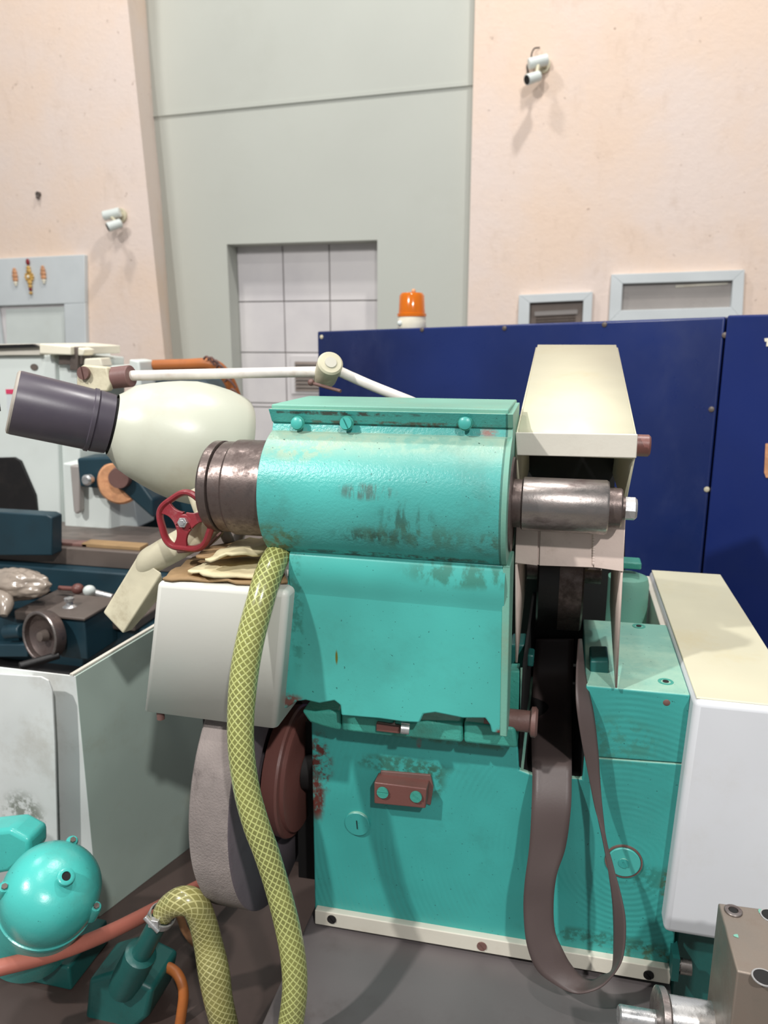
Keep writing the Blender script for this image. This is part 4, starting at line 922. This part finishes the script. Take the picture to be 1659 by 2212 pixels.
# saddle with handwheel (mid ground)
YS = 1.75
sd = thing('machine_saddle', 'dark petrol saddle with greasy top and a steel handwheel, left of the nozzle', 'machine saddle')
zs_ = P(150,1330,YS).z
b = nb(); box(b, P(30,1330,YS).x, P(290,1330,YS).x, YS, YS+.20, zs_-.03, zs_); obj('saddle_top', b, 'greasy', sd, bevel=.006)
b = nb(); box(b, P(-120,1330,YS).x, P(420,1330,YS).x, YS+.02, YS+.22, .1, zs_-.03); obj('saddle_body', b, 'petrol', sd, bevel=.01)
b = nb(); box(b, P(-120,1330,YS).x, P(560,1330,YS).x, YS-.03, YS+.06, .1, zs_-.16); obj('lower_slide', b, 'pblack', sd, bevel=.01)
b = nb(); box(b, P(132,1330,YS-.1).x, P(192,1330,YS-.1).x, YS-.12, YS+.02, P(160,1415,YS-.1).z, P(160,1335,YS-.12).z); obj('gear_box', b, 'petrol', sd, bevel=.004)
gz_ = P(160,1335,YS-.12).z; b = nb(); box(b, P(100,1330,YS-.1).x, P(198,1330,YS-.1).x, YS-.13, YS+.03, gz_-.001, gz_+.006); obj('gear_box_lid', b, 'greasy', sd, bevel=.002)
b = nb(); q = P(153,1331,YS-.06); q.z = P(160,1335,YS-.12).z; lathe(b, q, (0,0,1), [(0,.024),(.004,.022),(.012,.010),(.020,.007),(.022,.013),(.030,.013),(.032,.008)], 28); obj('lock_knob', b, 'steel_bright', sd)
hq = P(88,1375,YS-.16); hn = V((-.28,-1,.12)).normalized()
hw2 = nb(); lathe(hw2, hq, hn, [(-.032,.043),(-.028,.063),(.0,.067),(.004,.066),(.004,.058),(-.008,.056),(-.022,.034),(-.022,.0)], 56, caps=False); hwx = obj('handwheel', hw2, 'steel_brown', sd)
b = nb(); lathe(b, hq, hn, [(.0045,.0665),(.0065,.064),(.0065,.060),(.0045,.058)], 56, caps=False); obj('wheel_rim_edge', b, 'steel_grey', hwx)
b = nb(); lathe(b, hq, hn, [(-.014,.016),(.004,.012),(.006,.0)], 24); obj('wheel_hub', b, 'greasy', hwx)
b = nb(); cyl(b, P(128,1415,YS-.17), P(42,1440,YS-.24), .0095, .011, seg=20, ch=.002); obj('crank_handle', b, 'pblack', hwx)
b = nb(); cyl(b, P(12,1365,YS-.02), P(48,1362,YS-.02), .02, seg=20); pp(b, [(-60,1392),(60,1392),(60,1420),(-60,1420)], YS-.03, .03); obj('feed_shaft', b, 'petrol', sd, bevel=.004)
def lever(pts, r, kn, m1, m2, lab):
    t = thing('clamp_lever', lab, 'lever'); b = nb(); tube(b, [P(*p) for p in pts], r, 14, 5); obj('lever_arm', b, m1, t)
    b = nb(); ball(b, P(*kn), .018, (1,1,.9)); obj('lever_knob', b, m2, t)
lever([(128,1270,YS+.15),(170,1273,YS+.15),(200,1278,YS+.15)], .007, (168,1272,YS+.14), 'brown_red', 'brown_red', 'red-brown clamp lever lying behind the saddle knob')
lever([(188,1275,YS+.12),(215,1283,YS+.12),(243,1290,YS+.12)], .010, (193,1276,YS+.11), 'steel_bright', 'bgwhite', 'bright steel lever with white knob beside the red-brown lever')
# crumpled plastic bag
b = nb(); bmesh.ops.create_icosphere(b, subdivisions=5, radius=1)
cb = P(35,1262,YS+.05)
for v in b.verts:
    p = v.co.copy(); n1_ = noise.fractal(p*1.6+V((3,1,2)), 1, 2, 4)*.16; rdg = -abs(noise.noise(p*2.2+V((5,0,1))))*.30
    v.co = cb+V((p.x*.105*(1+n1_), p.y*.05*(1+n1_), (p.z*.050+p.x*.004)*(1+n1_+rdg)))
tag(obj('plastic_bag', b, 'bag', angle=60), 'crumpled grey-brown plastic bag lying on the saddle at left', 'plastic bag')
b = nb(); tube(b, [P(-30,1290,YS), P(10,1300,YS-.03), P(8,1330,YS-.06)], [.03,.025,.01], 14, 4)
bpy.data.objects['plastic_bag'].data
for f in b.faces: f.smooth = True
obj('bag_tail', b, 'bag', bpy.data.objects['plastic_bag'])
# ================================================================= re-origin every top-level thing at its base
from collections import defaultdict
kids = defaultdict(list)
for o in COL.objects:
    if o.parent: kids[o.parent].append(o)
def tree(o):
    yield o
    for c in kids[o]: yield from tree(c)
for o in [q for q in COL.objects if not q.parent]:
    ms = [q for q in tree(o) if q.type == 'MESH']
    if not ms: continue
    lo_ = V((1e9,)*3); hi_ = V((-1e9,)*3)
    for q in ms:
        for v in q.data.vertices:
            for i in range(3): lo_[i] = min(lo_[i], v.co[i]); hi_[i] = max(hi_[i], v.co[i])
    c = V(((lo_.x+hi_.x)/2, (lo_.y+hi_.y)/2, lo_.z)); seen = set()
    for q in ms:
        if q.data.name in seen: continue
        seen.add(q.data.name); q.data.transform(Matrix.Translation(-c))
    o.location = c
# ================================================================= LIGHT
def area(name, loc, target, size, power, col=(1,.97,.93)):
    l = bpy.data.lights.new(name, 'AREA'); l.shape = 'DISK'; l.size = size; l.energy = power; l.color = col
    o = bpy.data.objects.new(name, l); COL.objects.link(o); o.location = loc
    o.rotation_euler = (V(target)-V(loc)).to_track_quat('-Z', 'Y').to_euler(); return o
area('hall_lamp', (.7,2.5,7.4), (0,4.0,1.5), .35, 190)
area('hall_lamp', (-2.2,-1.5,4.2), (-.3,1.1,1.0), .14, 150, (1,.98,.95))
area('hall_lamp', (1.3,-2.0,3.9), (-.2,1.1,.9), .16, 105, (1,.98,.96))  # unseen lamp, set low in front to brighten the splash guard side
area('hall_lamp', (-.4,.2,5.6), (-.1,1.4,1.0), .2, 42, (1,.97,.92))
area('hall_lamp', (-3.0,2.2,6.6), (-1.5,4.6,2), .5, 100)
W = bpy.data.worlds.new('hall'); S.world = W; W.use_nodes = True
W.node_tree.nodes['Background'].inputs[0].default_value = (.92,.96,1,1); W.node_tree.nodes['Background'].inputs[1].default_value = .27
# ================================================================= CAMERA
cd = bpy.data.cameras.new('camera'); co_ = bpy.data.objects.new('camera', cd); COL.objects.link(co_)
cd.sensor_fit = 'VERTICAL'; cd.sensor_height = 36; cd.lens = F/2212*36; cd.clip_start = .02
co_.location = CAM; R3_ = Matrix((RT, UP, -FW)).transposed(); co_.rotation_euler = R3_.to_euler()
cd.dof.use_dof = True; cd.dof.focus_distance = 1.0; cd.dof.aperture_fstop = 6.5
S.camera = co_
S.view_settings.view_transform = 'Standard'; S.view_settings.look = 'None'; S.view_settings.gamma = 1; S.view_settings.exposure = 0
S.view_settings.use_curve_mapping = False
